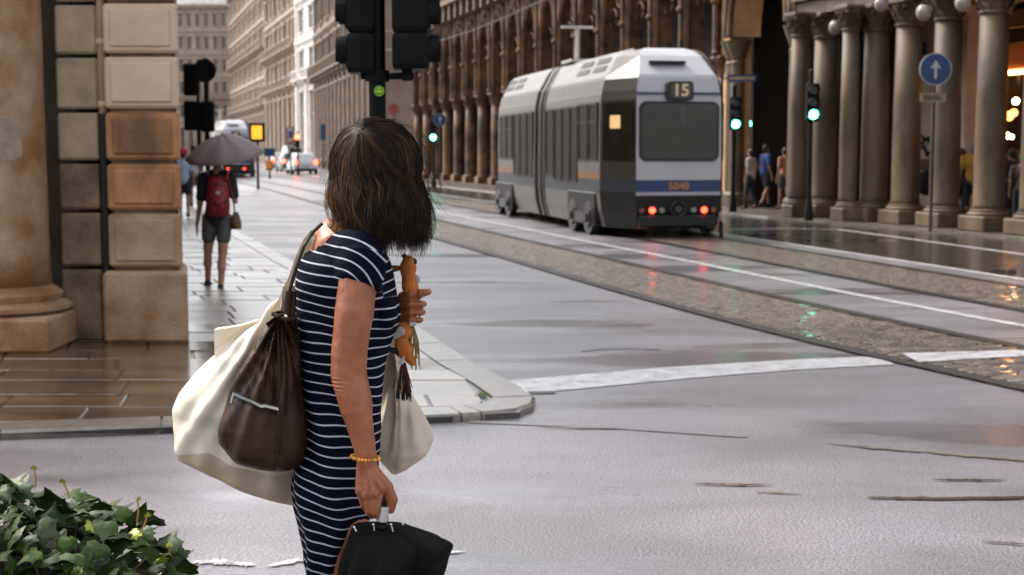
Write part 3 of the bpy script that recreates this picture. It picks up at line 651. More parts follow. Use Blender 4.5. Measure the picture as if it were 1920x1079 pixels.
# big round entrance arch between the two buildings
en = thing('entrance_arch', 'large dark round archway between the colonnade and the gothic arches', 'archway', (6.7, 37.4, PZ))
ea, eb = Vector((lx(34.6), 34.6, 0)), Vector((gx(40.4), 40.4, 0)); et = (eb - ea).normalized(); eL = (eb - ea).length; enn = Vector((-et.y, et.x, 0)); enn = enn if enn.x < 0 else -enn
def ep(u, z, o=0): v = ea + et*u + enn*o; return (v.x, v.y, z)
r0 = (eL - 1.3) / 2; ce = eL / 2; zs_ = 4.75
for o_, rad, th in ((.35, r0 + .08, .10), (.42, r0 + .26, .09), (.38, r0 + .44, .10), (.30, r0 + .6, .08)):
    m = MB(); m.tube([ep(ce + rad*math.cos(a), zs_ + rad*math.sin(a), o_) for a in np.linspace(0, math.pi, 26)], th, 8); m.build('arch_moulding', goth, en)
m = MB(); V = []; n = 24
for a in np.linspace(0, math.pi, n): V.append(ep(ce + r0*math.cos(a), zs_ + r0*math.sin(a), .3))
for a in np.linspace(0, math.pi, n): V.append(ep(float(np.interp(a, [0, math.pi*.25, math.pi*.75, math.pi], [eL, eL, 0, 0])), 9.2 if .25 < a/math.pi < .75 else zs_ + 4.4*min(1, (a if a < 1.6 else math.pi - a)/.8), .3))
m.add(V, [(i, i+1, n+i+1, n+i) for i in range(n-1)]); 
m.prism([ep(0, 0, .3)[:2], ep(eL, 0, .3)[:2], ep(eL, 0, -.5)[:2], ep(0, 0, -.5)[:2]], 8.6, 13)
V = []
for a in np.linspace(0, math.pi, n): V += [ep(ce + r0*math.cos(a), zs_ + r0*math.sin(a), .3), ep(ce + r0*math.cos(a), zs_ + r0*math.sin(a), -.5)]
m.add(V, [(2*i, 2*i+1, 2*i+3, 2*i+2) for i in range(n-1)]); m.build('arch_wall', orange_pl, en)
for u in (.0, eL):
    for dd, rr in ((.15, .16), (.5, .13)):
        uu = u + (dd if u == 0 else -dd); x, y, _ = ep(uu, 0, .1); m = MB(); m.lathe((x, y, PZ), [(.3, 0), (.3, .35), (.22, .42), (rr + .06, 3.9), (rr + .08, 4.0), (rr + .04, 4.05), (rr + .2, 4.5), (rr + .24, 4.6)], 16); m.build('column', arcst, en)
m = MB()
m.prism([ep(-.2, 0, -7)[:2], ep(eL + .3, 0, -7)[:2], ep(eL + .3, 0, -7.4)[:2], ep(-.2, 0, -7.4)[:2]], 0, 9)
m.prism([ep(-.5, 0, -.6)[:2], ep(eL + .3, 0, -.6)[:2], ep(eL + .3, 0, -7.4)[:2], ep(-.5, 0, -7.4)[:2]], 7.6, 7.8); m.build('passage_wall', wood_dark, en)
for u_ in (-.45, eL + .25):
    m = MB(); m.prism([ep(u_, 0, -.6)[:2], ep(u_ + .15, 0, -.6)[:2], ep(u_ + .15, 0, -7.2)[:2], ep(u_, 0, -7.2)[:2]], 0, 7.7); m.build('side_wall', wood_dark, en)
# orange render panel wall between the arch and the pointed bays
m = MB(); gbox(m, -1.1, .0, -.25, .18, 0, top + .2); gbox(m, -1.0, -.1, .18, .2, 4.6, 8.2); m.build('orange_panel', orange_pl, go)
# mass beyond so nothing opens to the sky between the blocks
# ================================================================ TRAM
tw = M('tram_white', (.50, .50, .54), .3, scale=.8, var=.08, bump=.02, coat=.3); tg = M('tram_roof_grey', (.19, .178, .17), .4, scale=1.5, var=.18, bump=.03, stretch=(4, 4, .6))
tb = M('tram_brown_grey', (.030, .026, .021), .45, scale=2, var=.25, bump=.02, coat=.3); tgr = M('tram_side_grey', (.105, .10, .093), .4, scale=2, var=.35, bump=.03, stretch=(3, 3, .6))
tmid = M('tram_upper_band', (.075, .064, .054), .38, scale=2, var=.25, bump=.02); tbl = M('tram_blue', (.010, .030, .12), .35, var=.1, bump=.01); tdk = M('tram_underframe', (.007, .0075, .0075), .55, scale=5, var=.4, bump=.1)
tor = M('tram_ochre_stripe', (.24, .115, .04), .5, var=.25); tbg = M('tram_dull_blue', (.028, .033, .045), .45, var=.25); rub = M('black_rubber', (.012, .012, .012), .5, bump=0)
tgl = glass('tram_glass', (.012, .010, .007), .45, var=.6, scale=1.3)
tgl.node_tree.nodes['Principled BSDF'].inputs['Specular IOR Level'].default_value = .12
def tram(name, label, loc, rz):
    T = thing(name, label, 'tram', loc, rz, 'trams on the street')
    prof = [(.18, 1.04, .16), (.50, 1.12, .05), (.80, 1.15, .01), (.86, 1.15, 0), (1.08, 1.15, 0), (1.20, 1.15, 0), (1.38, 1.15, .0), (2.55, 1.14, .03), (2.66, 1.125, .05), (2.70, 1.12, .055), (2.93, 1.07, .10), (2.99, 1.03, .13), (3.36, .84, .50), (3.46, .74, .66), (3.52, .55, .8)]
    J0, J1, E = 5.0, 5.9, 10.6
    groups = {}
    def addf(key, q):
        mb = groups.setdefault(key, MB()); mb.add(q, [(0, 1, 2, 3)])
    fl_ = .665; ch = .9
    for (za, wa, ya), (zb, wb, yb) in zip(prof[:-1], prof[1:]):
        zc = (za + zb) / 2
        sk = 'skirt' if zc < .8 else 'dull_blue_band' if zc < 1.08 else 'ochre_stripe' if zc < 1.20 else 'side_panel' if zc < 1.38 else 'window_band' if zc < 2.55 else 'upper_side' if zc < 2.66 else 'pale_stripe' if zc < 2.7 else 'upper_side' if zc < 2.93 else 'roof_gutter' if zc < 2.99 else 'roof_side' if zc < 3.46 else 'roof_top'
        rk = 'bumper' if zc < .8 else 'white_line' if zc < .86 else 'blue_band' if zc < 1.08 else 'rear_panel' if zc < 2.93 else 'rear_roof'
        ck = 'bumper' if zc < .86 else 'corner_blue_band' if zc < 1.08 else 'corner_panel' if zc < 2.93 else 'rear_roof_corner'
        for s in (-1, 1):
            for (u0, u1) in ((ch, J0), (J1, E - ch)):
                addf(sk + '*%d%d' % (s, u0 > 3), [(s*wa, u0, za), (s*wa, u1, za), (s*wb, u1, zb), (s*wb, u0, zb)][::-s])
            addf(ck + '*%d' % s, [(s*wa, ch, za), (s*wa*fl_, ya, za), (s*wb*fl_, yb, zb), (s*wb, ch, zb)])
            addf('corner_panel*f%d' % s if zc < 2.93 else 'roof_side*f%d' % s, [(s*wa, E - ch, za), (s*wa*fl_, E - ya, za), (s*wb*fl_, E - yb, zb), (s*wb, E - ch, zb)])
        addf(rk, [(-wa*fl_, ya, za), (wa*fl_, ya, za), (wb*fl_, yb, zb), (-wb*fl_, yb, zb)])
        addf('front_panel', [(-wa*fl_, E - ya, za), (wa*fl_, E - ya, za), (wb*fl_, E - yb, zb), (-wb*fl_, E - yb, zb)])
    rt = MB(); w, z = .55, 3.52
    for a, b in ((.8, J0), (J1, E - .8)): rt = MB(); rt.add([(-w, a, z), (w, a, z), (w, b, z), (-w, b, z)], [(0, 1, 2, 3)]); rt.build('roof_top', tw, T, local=True)
    mats = dict(skirt=tgr, dull_blue_band=tbg, ochre_stripe=tor, side_panel=tgr, window_band=tb, upper_side=tmid, pale_stripe=tg, roof_gutter=rub, roof_side=tg, roof_top=tw, bumper=tdk, white_line=tw, blue_band=tbl, rear_panel=tw, rear_roof=tw, corner_blue_band=tbg, corner_panel=tb, rear_roof_corner=tg, front_panel=tw)
    P_ = {}
    for k, mb in groups.items():
        o = mb.build(k.split('*')[0], mats[k.split('*')[0]], T, local=True); P_[k] = o
    # inner body so nothing is see-through, articulation bellows
    MB().box((-1.0, 1.0, .3), (1.0, E - 1, 2.9)).build('inner_body', tdk, T, local=True)
    def hoop(y0, y1, k, nm, mt):
        R = []
        for y in (y0, y1): R.append([(-w_*k, y, z_) for z_, w_, _ in prof] + [(w_*k, y, z_) for z_, w_, _ in prof[::-1]])
        MB().ring(R).build(nm, mt, T, local=True)
    hoop(J0, J0 + .12, 1.012, 'joint_frame', rub); hoop(J1 - .12, J1, 1.012, 'joint_frame', rub); hoop(J0 + .12, J1 - .12, .975, 'bellows', tmid); hoop(J0 + .36, J0 + .46, 1.0, 'joint_frame', rub)
    # side windows
    def side_win(s, y0, y1, z0, z1, nm='window', lean=0):
        m = MB(); x = s * 1.153; m.box((min(x, x - s*.02), y0, z0), (max(x, x - s*.02), y1, z1)); o = m.build(nm, tgl, T, local=True)
        f = MB(); t = .045; xa, xb = sorted((s*1.150, s*1.168)); f.box((xa, y0 - t, z0 - t), (xb, y0, z1 + t)); f.box((xa, y1, z0 - t), (xb, y1 + t, z1 + t)); f.box((xa, y0, z0 - t), (xb, y1, z0)); f.box((xa, y0, z1), (xb, y1, z1 + t))
        if nm == 'window': f.box((xa, y0, z0 + (z1-z0)*.68), (xb, y1, z0 + (z1-z0)*.68 + .035))
        f.build('frame', rub, o, local=True); return o
    for s in (-1, 1):
        side_win(s, 1.10, 1.62, 1.45, 2.47); side_win(s, 1.78, 2.30, 1.45, 2.47)
        for y in (2.46, 3.06, 3.66): side_win(s, y, y + .46, 1.02, 2.45, 'door_window')
        side_win(s, 4.3, 4.82, 1.1, 2.45, 'door_window')
        for y in (6.1, 6.75, 7.4): side_win(s, y, y + .5, 1.05, 2.45, 'door_window')
        for y in (8.15, 8.85): side_win(s, y, y + .55, 1.45, 2.45)
        # chamfer window
        a = Vector((s*1.15, .9, 0)); b = Vector((s*1.15*fl_, 0, 0)); d = (b - a); n = Vector((d.y, -d.x, 0)).normalized() * .012; n = n if n.y < 0 else -n
        q = [a + d*.1 + n, a + d*.93 + n]; V = [(v.x, v.y, z) for v, z in ((q[0], 1.45), (q[1], 1.45), (q[1] + Vector((0, .02, 0)), 2.50), (q[0], 2.50))]
        cw_ = put('corner_window', mesh(V, [(0, 1, 2, 3)], 'w'), tgl, T, local=True)
        if s < 0:
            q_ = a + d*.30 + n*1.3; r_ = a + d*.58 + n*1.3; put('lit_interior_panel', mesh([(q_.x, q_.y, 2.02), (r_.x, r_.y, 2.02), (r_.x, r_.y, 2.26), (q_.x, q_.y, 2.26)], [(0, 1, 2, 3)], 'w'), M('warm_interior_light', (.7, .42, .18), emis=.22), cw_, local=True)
    # roof vents, gutter, wheels
    for s in (-1, 1):
        for (u, v) in ((1.25, 3.28), (2.35, 3.28), (1.25, 3.12), (2.35, 3.12), (7.9, 3.28), (8.9, 3.28), (7.9, 3.12), (8.9, 3.12)):
            m = MB(); zq = v; wq = 1.03 + (zq - 2.99) / .37 * (.84 - 1.03) + .012
            m.add([(s*wq, u, zq), (s*wq, u + .8, zq), (s*(wq - .055), u + .8, zq + .105), (s*(wq - .055), u, zq + .105), (s*(wq-.05), u, zq), (s*(wq-.05), u + .8, zq)], [(0, 1, 2, 3), (0, 4, 5, 1)]); m.build('roof_vent', tdk, T, local=True)
    for u in (2.1, 9.0):
        for s in (-1, 1):
            m = MB(); m.box((s*1.12 - .03 if s > 0 else -1.17, u - .95, .18), (s*1.12 + .05 if s > 0 else -1.09, u + .95, .82), .02)
            bo = m.build('bogie', tdk, T, local=True)
            for du in (-.55, .55):
                m = MB(); m.disc((s*1.02, u + du, .33), (s, 0, 0), .32, .16, 24); m.disc((s*1.18, u + du, .33), (s, 0, 0), .2, .03, 20); m.disc((s*1.21, u + du, .33), (s, 0, 0), .09, .04, 12); m.build('wheel', pole_grey, bo, local=True)
            m = MB(); m.box((s*1.19 - .02, u - .3, .22), (s*1.19 + .02, u + .3, .42)); m.build('brake_unit', pole_grey, bo, local=True)
    # rear face details
    def rrect(x0, x1, z0, z1, r, y, dy, n=5):
        pts = []
        for cx, cz, a0 in ((x1 - r, z1 - r, 0), (x0 + r, z1 - r, 90), (x0 + r, z0 + r, 180), (x1 - r, z0 + r, 270)):
            for k in range(n + 1): a = math.radians(a0 + 90 * k / n); pts.append((cx + r * math.cos(a), y, cz + r * math.sin(a)))
        return MB().ring([[(x, y + .0, z) for x, y, z in pts], [(x, y - dy, z) for x, y, z in pts]])
    rrect(-.715, .715, 1.42, 2.50, .13, .03, .055).build('window_seal', rub, T, local=True)
    rrect(-.67, .67, 1.465, 2.455, .10, .03, .062).build('rear_window', glass('rear_glass', (.042, .035, .024), .14), T, local=True)
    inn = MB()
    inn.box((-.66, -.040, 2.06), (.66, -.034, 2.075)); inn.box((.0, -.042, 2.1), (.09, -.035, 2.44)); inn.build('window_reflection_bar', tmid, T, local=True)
    rrect(-.24, .22, 2.52, 2.86, .06, .06, .14).build('destination_box', rub, T, local=True)
    dg_ = rrect(-.19, .17, 2.56, 2.82, .04, .0, .092).build('destination_glass', glass('display_glass', (.05, .045, .03)), T, local=True)
    def txt(s, size, x, z, y, mt, nm, par):
        me = text_mesh(s, size); me.transform(Matrix.Rotation(math.pi/2, 4, 'X')); me.transform(Matrix.Translation((x, y, z))); put(nm, me, mt, par, local=True)
    txt('15', .30, -.01, 2.69, -.100, M('display_digits', (.50, .38, .25), emis=.12), 'route_number', dg_)
    txt('5040', .19, .0, .965, -.006, M('ochre_digits', (.50, .22, .06), .5, bump=0), 'fleet_number', P_['blue_band'])
    MB().box((-.76, -.0, 2.63), (-.25, .035, 2.665)).build('blue_line', tbl, T, local=True); MB().box((.23, 0, 2.63), (.76, .035, 2.665)).build('blue_line', tbl, T, local=True)
    for s in (-1, 1): MB().box((s*.0, 0, 0), (.01, .01, .01))
    MB().box((-.45, .25, 3.2), (.2, .34, 3.25)).build('roof_slot', tdk, T, local=True)
    red = M('tail_light_lit', (1, .03, .012), emis=6)
    for s in (-1, 1):
        m = MB(); m.disc((s*.47, .05, .53), (0, -1, 0), .085, .04, 20); r_ = m.build('tail_light_housing', pole_grey, T, local=True)
        m = MB(); m.disc((s*.47, .008, .53), (0, -1, 0), .052, .012, 20); m.build('tail_light', red, r_, local=True)
        for dx, mt in ((.18, M('amber_lens', (.25, .06, .02), .2)), (-.18, M('clear_lens', (.3, .3, .28), .2))):
            m = MB(); m.disc((s*(.47 + dx), .05, .53), (0, -1, 0), .05, .03, 14); m.build('lamp', mt, T, local=True)
        m = MB(); m.add([(s*.62 - .1, .02, .2), (s*.62 + .1, .02, .2), (s*.62, .02, .34), (s*.62 - .1, .06, .2), (s*.62 + .1, .06, .2), (s*.62, .06, .34)], [(0, 1, 2), (3, 5, 4), (0, 3, 4, 1), (1, 4, 5, 2), (2, 5, 3, 0)]); m.build('reflector', M('red_reflector', (.16, .01, .008), .3), T, local=True)
    m = MB(); m.tube([(.13*math.cos(a), .01, .55 + .13*math.sin(a)) for a in np.linspace(0, 6.283, 18)], .03, 8); m.disc((0, .05, .55), (0, -1, 0), .07, .06, 14); m.build('coupler', pole_grey, T, local=True)
    m = MB(); m.box((-.7, -.02, .22), (.7, .12, .44), .03); m.build('buffer_beam', tdk, T, local=True)
    m = MB(); m.box((.86, .2, .0), (.9, .3, .3)); m.build('life_guard', tdk, T, local=True)
    m = MB(); m.tube([(-.55, 4.6, 3.5), (-.55, 4.7, 3.62), (-.62, 4.4, 4.25)], .045, 6); m.box((-.95, 4.36, 4.22), (-.30, 4.44, 4.27)); m.box((-.8, 4.2, 3.5), (-.3, 5.0, 3.56)); m.build('pantograph', M('pantograph_metal', (.55, .53, .5), .4), T, local=True)
    return T
TR = tram('tram', 'grey and white tram number 5040 seen from behind, route 15', (3.04, 26.0, 0), math.radians(11.4))
TR.scale = (1.055, 1.15, 1)
t2b = copy_tree(TR); t2b.location = (-17.0, 88, 0); t2b.rotation_euler.z = math.radians(15); t2b['label'] = 'far white-topped tram seen beyond the grey umbrella'
# overhead wires
wm_ = M('wire', (.03, .03, .03), .5, bump=0)
for i, (a, b, lab) in enumerate((((-6.0, 62, 5.9), (2.6, 29, 5.6), 'overhead contact wire running along the tram track'), ((-9, 78, 8), (9, 66, 9.2), 'thin span wire crossing high between the gothic arches and the far side'), ((-7.5, 60, 7.6), (6.5, 38, 9), 'thin stay wire slanting over the tram roof'))):
    m = MB(); A, B = Vector(a), Vector(b); m.tube([A.lerp(B, t) - Vector((0, 0, .5*math.sin(math.pi*t))) for t in np.linspace(0, 1, 10)], .012, 5); tag(m.build('overhead_wire', wm_), lab, 'wire')
# ================================================================ SIGNALS AND SIGNS
sig_blk = M('signal_black', (.0022, .0026, .0026), .5, bump=0, spec=.12)
lens_g = M('green_lamp_lit', (.10, 1, .72), emis=7); lens_r = M('red_lamp_lit', (1, .05, .02), emis=10); lens_off = M('unlit_lens', (.02, .02, .018), .2, bump=0)
def signal(name, label, px, py_lamp, D, yaw=0, r=.10, lit='g', pole=True, zbase=PZ, polepx=None):
    c = Vector(P(px, py_lamp, D)); T = thing(name, label, 'traffic light', (c.x, D + .16, zbase), yaw)
    z0 = c.z - zbase; n = 3; sp = .27; lampz = [z0 + sp*2, z0 + sp, z0] if lit == 'g' else [z0, z0 - sp, z0 - 2*sp]
    m = MB(); zt, zb = max(lampz) + .15, min(lampz) - .15; m.box((-.14, -.09, zb), (.14, .09, zt), .03); h = m.build('housing', sig_blk, T, local=True)
    for i, z in enumerate(lampz):
        on = (lit == 'g' and i == 2) or (lit == 'r' and i == 0)
        m = MB(); m.disc((0, -.09, z), (0, -1, 0), r, .02, 20); m.build('lamp', (lens_g if lit == 'g' else lens_r) if on else lens_off, h, local=True)
        m = MB(); R = []
        for y in (-.09, -.24): R.append([((r + .02)*math.cos(a), y, z + (r + .02)*math.sin(a)) for a in np.linspace(-.25, math.pi + .25, 12)] + [((r + .008)*math.cos(a), y, z + (r + .008)*math.sin(a)) for a in np.linspace(math.pi + .25, -.25, 12)])
        m.ring(R); m.build('visor', sig_blk, h, local=True)
    if pole:
        m = MB(); m.tube([(0, .16, 0), (0, .16, zt + .25)], .055, 12); m.lathe((0, .16, 0), [(.10, 0), (.10, .1), (.06, .5)], 12); m.build('pole', black_metal, T, local=True)
        m = MB(); m.sphere((0, .16, zt + .27), (.06, .06, .05), 10, 6); m.box((-.03, .05, zt - .2), (.03, .17, zt - .14)); m.box((-.03, .05, zb + .1), (.03, .17, zb + .16)); m.build('bracket', black_metal, T, local=True)
    return T
signal('traffic_light', 'green traffic light on its own black pole in front of the paired columns', 1526, 215, 31.6)
signal('traffic_light', 'green traffic light just right of the tram', 1380, 233, 36.2)
signal('traffic_light', 'small green traffic light glowing in the dark arch beside the larger one', 1411, 232, 41, r=.065, yaw=-.25)
signal('traffic_light', 'distant green traffic light below a blue arrow sign, left of the tram', 812, 258, 60, zbase=PZ, r=.12)
signal('traffic_light', 'distant red traffic light above the white hatchback', 557, 258, 96, zbase=0, lit='r', r=.17)
blue = M('sign_blue', (.007, .045, .15), .45, var=.05, bump=0); swhite = M('sign_white', (.45, .45, .43), .5, var=.05, bump=0); syel = M('faded_plate', (.26, .20, .12), .6, var=.3, bump=0)
def arrow_sign(name, label, px, py, D, r, zb=PZ, yaw=0, plate=False, both=True, arrow='up'):
    c = Vector(P(px, py, D)); T = thing(name, label, 'road sign', (c.x, D + .04, zb), yaw); z = c.z - zb
    m = MB(); m.disc((0, 0, z), (0, -1, 0), r*1.06, .02, 36); ds = m.build('sign_disc', swhite, T, local=True)
    m = MB(); m.disc((0, -.021, z), (0, -1, 0), r, .004, 36); m.build('blue_face', blue, ds, local=True)
    s = r; a = [(-.09, -.62), (.09, -.62), (.09, .12), (.36, .02), (.0, .62), (-.36, .02), (-.09, .12)]
    m = MB(); m.ring([[(x*s, -.0265, z + q*s) for x, q in a], [(x*s, -.029, z + q*s) for x, q in a]]); m.build('arrow', swhite, ds, local=True)
    m = MB(); m.tube([(0, .03, 0), (0, .03, z + r)], .032, 10); m.build('pole', pole_grey, T, local=True)
    if plate:
        m = MB(); m.box((-r*.95, -.02, z - r*2.15), (r*.75, .0, z - r*1.55)); pl = m.build('plate', syel, T, local=True)
        m = MB(); m.box((-r*.75, -.024, z - r*1.95), (r*.5, -.0205, z - r*1.88)); m.box((-r*.75, -.024, z - r*1.8), (r*.3, -.0205, z - r*1.74)); m.build('lettering', ink, pl, local=True)
    return T
arrow_sign('arrow_sign', 'round blue sign with white up arrow in front of the thick columns', 1755, 130, 27.4, .29, plate=True)
arrow_sign('arrow_sign', 'small distant round blue arrow sign left of the tram', 825, 225, 59.5, .25)
# blue strip sign at the arch
c = Vector(P(1392, 147, 36)); T = thing('street_name_sign', 'blue edged street plate sticking out right of the tram roof', 'road sign', c)
MB().box(c - Vector((.36, .0, .09)), c + Vector((.36, .03, .09))).build('plate', blue, T); MB().box(c - Vector((.33, .006, .035)), c + Vector((.30, -.001, .035))).build('face_stripe', M('ochre_face', (.45, .30, .16), .6), T)
m = MB(); m.tube([(c.x - .5, c.y + .05, PZ), (c.x - .5, c.y + .05, c.z + .15)], .035, 8); m.tube([(c.x - .5, c.y + .05, c.z), (c.x - .3, c.y + .02, c.z)], .02, 6); m.build('pole', pole_grey, T)
# foreground signal post at the pavement corner
bp = Vector(P(712, 700, 8.95)); T = thing('signal_post', 'big black traffic signal post behind the woman with two unlit heads and a green sticker', 'traffic light', (bp.x, 8.95, PZ))
D = 8.95
def q3(px, py, d=D): return Vector(P(px, py, d))
X = bp.x
m = MB(); m.tube([(X, D, PZ), (X, D, 3.6)], .053, 24); m.lathe((X, D, PZ), [(.11, 0), (.11, .12), (.075, .2), (.056, .5)], 24); po = m.build('pole', sig_blk, T, smooth=False); autosmooth(po)
zj = q3(712, 143).z
m = MB(); m.tube([(X, D, zj - .035), (X, D, zj + .035)], .075, 20); m.tube([(X - .1, D, zj), (X + .30*0 + .23, D, zj)], .022, 10); m.box((q3(753, 0).x, D - .03, zj - .03), (q3(772, 0).x, D + .03, zj + .06)); m.box((q3(676, 0).x, D - .03, zj - .01), (q3(690, 0).x, D + .03, zj + .06)); m.build('bracket', sig_blk, T)
def head(pxl, pxr, ys, vis, lab):
    xl, xr = q3(pxl, 0).x, q3(pxr, 0).x; hh = None
    for i, (ya, yb) in enumerate(ys):
        za, zb = q3(712, yb).z, q3(712, ya).z; m = MB(); w = (xr - xl) * .5
        sec = [(xl + .008, -.13), (xl + w, -.15), (xr, -.11), (xr, .11), (xl + w, .15), (xl, .13)]
        R = []
        for z, k in ((za, .93), (za + .03, 1), (zb - .03, 1), (zb, .93)): c_ = (xl + xr) / 2; R.append([(c_ + (x - c_)*k, D + y*k, z) for x, y in sec])
        m.ring(R); o = m.build('signal_section', sig_blk, T)
        zc = (za + zb) / 2
        m = MB()
        m.disc((xr if vis > 0 else xl, D, zc), (vis, 0, 0), .095, .01, 20); m.build('lens', lens_off, o)
        m = MB(); R = []; e = xr if vis > 0 else xl
        for dx in (0, .065):
            R.append([(e + vis*dx, D + .115*math.cos(a), zc + .115*math.sin(a)) for a in np.linspace(-.5, math.pi + .5, 14)] + [(e + vis*dx, D + .105*math.cos(a), zc + .105*math.sin(a)) for a in np.linspace(math.pi + .5, -.5, 14)])
        m.ring(R); m.build('visor', sig_blk, o)
head(735, 804, ((66, 131), (-8, 62), (-82, -12)), 1, ''); head(651, 703, ((66, 138), (-8, 62), (-82, -12)), -1, '')
sg = q3(711, 171, D - .06); m = MB(); m.disc(sg, (0, -1, 0), .031, .006, 24); st = m.build('round_sticker', M('lime_sticker', (.30, .62, .03), .45, bump=0), T)
m = MB()
for s in (-1, 1): m.sphere(sg + Vector((s*.009, -.008, .009)), (.004, .002, .006), 8, 6)
m.tube([sg + Vector((.016*math.cos(a), -.008, -.001 + .016*math.sin(a))) for a in np.linspace(3.5, 5.9, 9)], .0022, 5); m.tube([sg + Vector((.024*math.cos(a), -.008, .024*math.sin(a))) for a in np.linspace(0, 6.283, 22)], .002, 5); m.build('smiling_face', ink, st)
# left cluster at the pier corner
D = 40; c = q3(383, 133, D)
T = thing('rear_facing_sign', 'dark back of a round sign and signal boxes seen beside the pier corner', 'traffic light', (c.x, D, PZ))
m = MB(); m.disc(c, (.1, -1, 0), .325, .03, 32); m.build('sign_back', sig_blk, T)
m = MB(); p2 = q3(388, 300, D); m.tube([(p2.x, D + .08, PZ), (p2.x, D + .08, c.z + .35)], .07, 12); m.tube([(q3(366, 0, D).x, D + .1, PZ), (q3(366, 0, D).x, D + .1, c.z)], .05, 10); m.build('pole', sig_blk, T)
for a, b in (((345, 180), (372, 119)), ((346, 245), (377, 190)), ((378, 248), (400, 190))):
    A, B = q3(*a, D), q3(*b, D); m = MB(); m.box((A.x, D - .1, A.z), (B.x, D + .2, B.z), .04); m.build('signal_box', sig_blk, T)
# small street things far away
def board(name, label, px0, py0, px1, py1, D, mat, cat='road sign', back=black_metal, zb=0, border=.05, extra=None):
    A, B = q3(px0, py1, D), q3(px1, py0, D); cx = (A.x + B.x) / 2; T = thing(name, label, cat, (cx, D, zb))
    MB().box((A.x - border, D, A.z - border), (B.x + border, D + .15, B.z + border), .02).build('case', back, T); f = MB().box((A.x, D - .02, A.z), (B.x, D - .003, B.z)).build('face', mat, T)
    m = MB(); m.tube([(cx, D + .08, zb), (cx, D + .08, B.z)], .06, 8); m.build('pole', pole_grey, T); return T, f
T, f = board('stop_display', 'lit amber display panel standing above the grey umbrella', 472, 236, 491, 261, 60, M('amber_display', (1, .38, .03), emis=.55), 'display', border=.12)
T, f = board('parking_sign', 'blue and white plate left of the distant red traffic light', 539, 240, 549, 278, 98, swhite)
A = q3(541, 259, 97.9); B = q3(547, 246, 97.9); MB().box((A.x, 97.94, A.z), (B.x, 97.975, B.z)).build('blue_symbol', blue, f)
m = MB(); m.disc(q3(544, 269, 97.9) + Vector((0, .07, 0)), (0, -1, 0), .13, .02, 14); m.build('red_disc', M('sign_red', (.45, .03, .05), .5), f)
board('street_banner', 'tall narrow blue banner sign against the dark pilastered ground floor', 602, 234, 609, 262, 128, blue)
board('direction_sign', 'blue direction sign with white stroke above the small amber box', 496, 280, 513, 292, 84, blue)
board('bollard_box', 'small amber box on the kerb under the blue direction sign', 500, 302, 510, 317, 83, M('amber_box', (.75, .25, .02), .5), 'bollard', border=.03)
D = 70; T = thing('no_entry_sign', 'faded red disc sign seen right of the signal post', 'road sign', (q3(741, 204, D).x, D, 0)); m = MB(); m.disc(q3(738, 205, D), (0, -1, 0), .27, .03, 28); m.build('disc', M('faded_red', (.35, .07, .06), .6), T); m = MB(); x = q3(738, 205, D).x; m.tube([(x, D + .04, 0), (x, D + .04, 3.6)], .035, 8); m.build('pole', pole_grey, T)
T, f = board('shop_board', 'ochre board with dark lettering low on the cream banded building', 757, 212, 790, 232, 112, M('ochre_board', (.50, .30, .13), .6)); me = text_mesh('ENZI', .6, .01); me.transform(Matrix.Rotation(math.pi/2, 4, 'X')); cc = q3(777, 218, 111.9); me.transform(Matrix.Translation(cc)); put('lettering', me, ink, f)
A = q3(758, 224, 111.9); MB().box((A.x, 111.9, A.z), (A.x + .35, 111.97, A.z + .6)).build('blue_mark', blue, f)

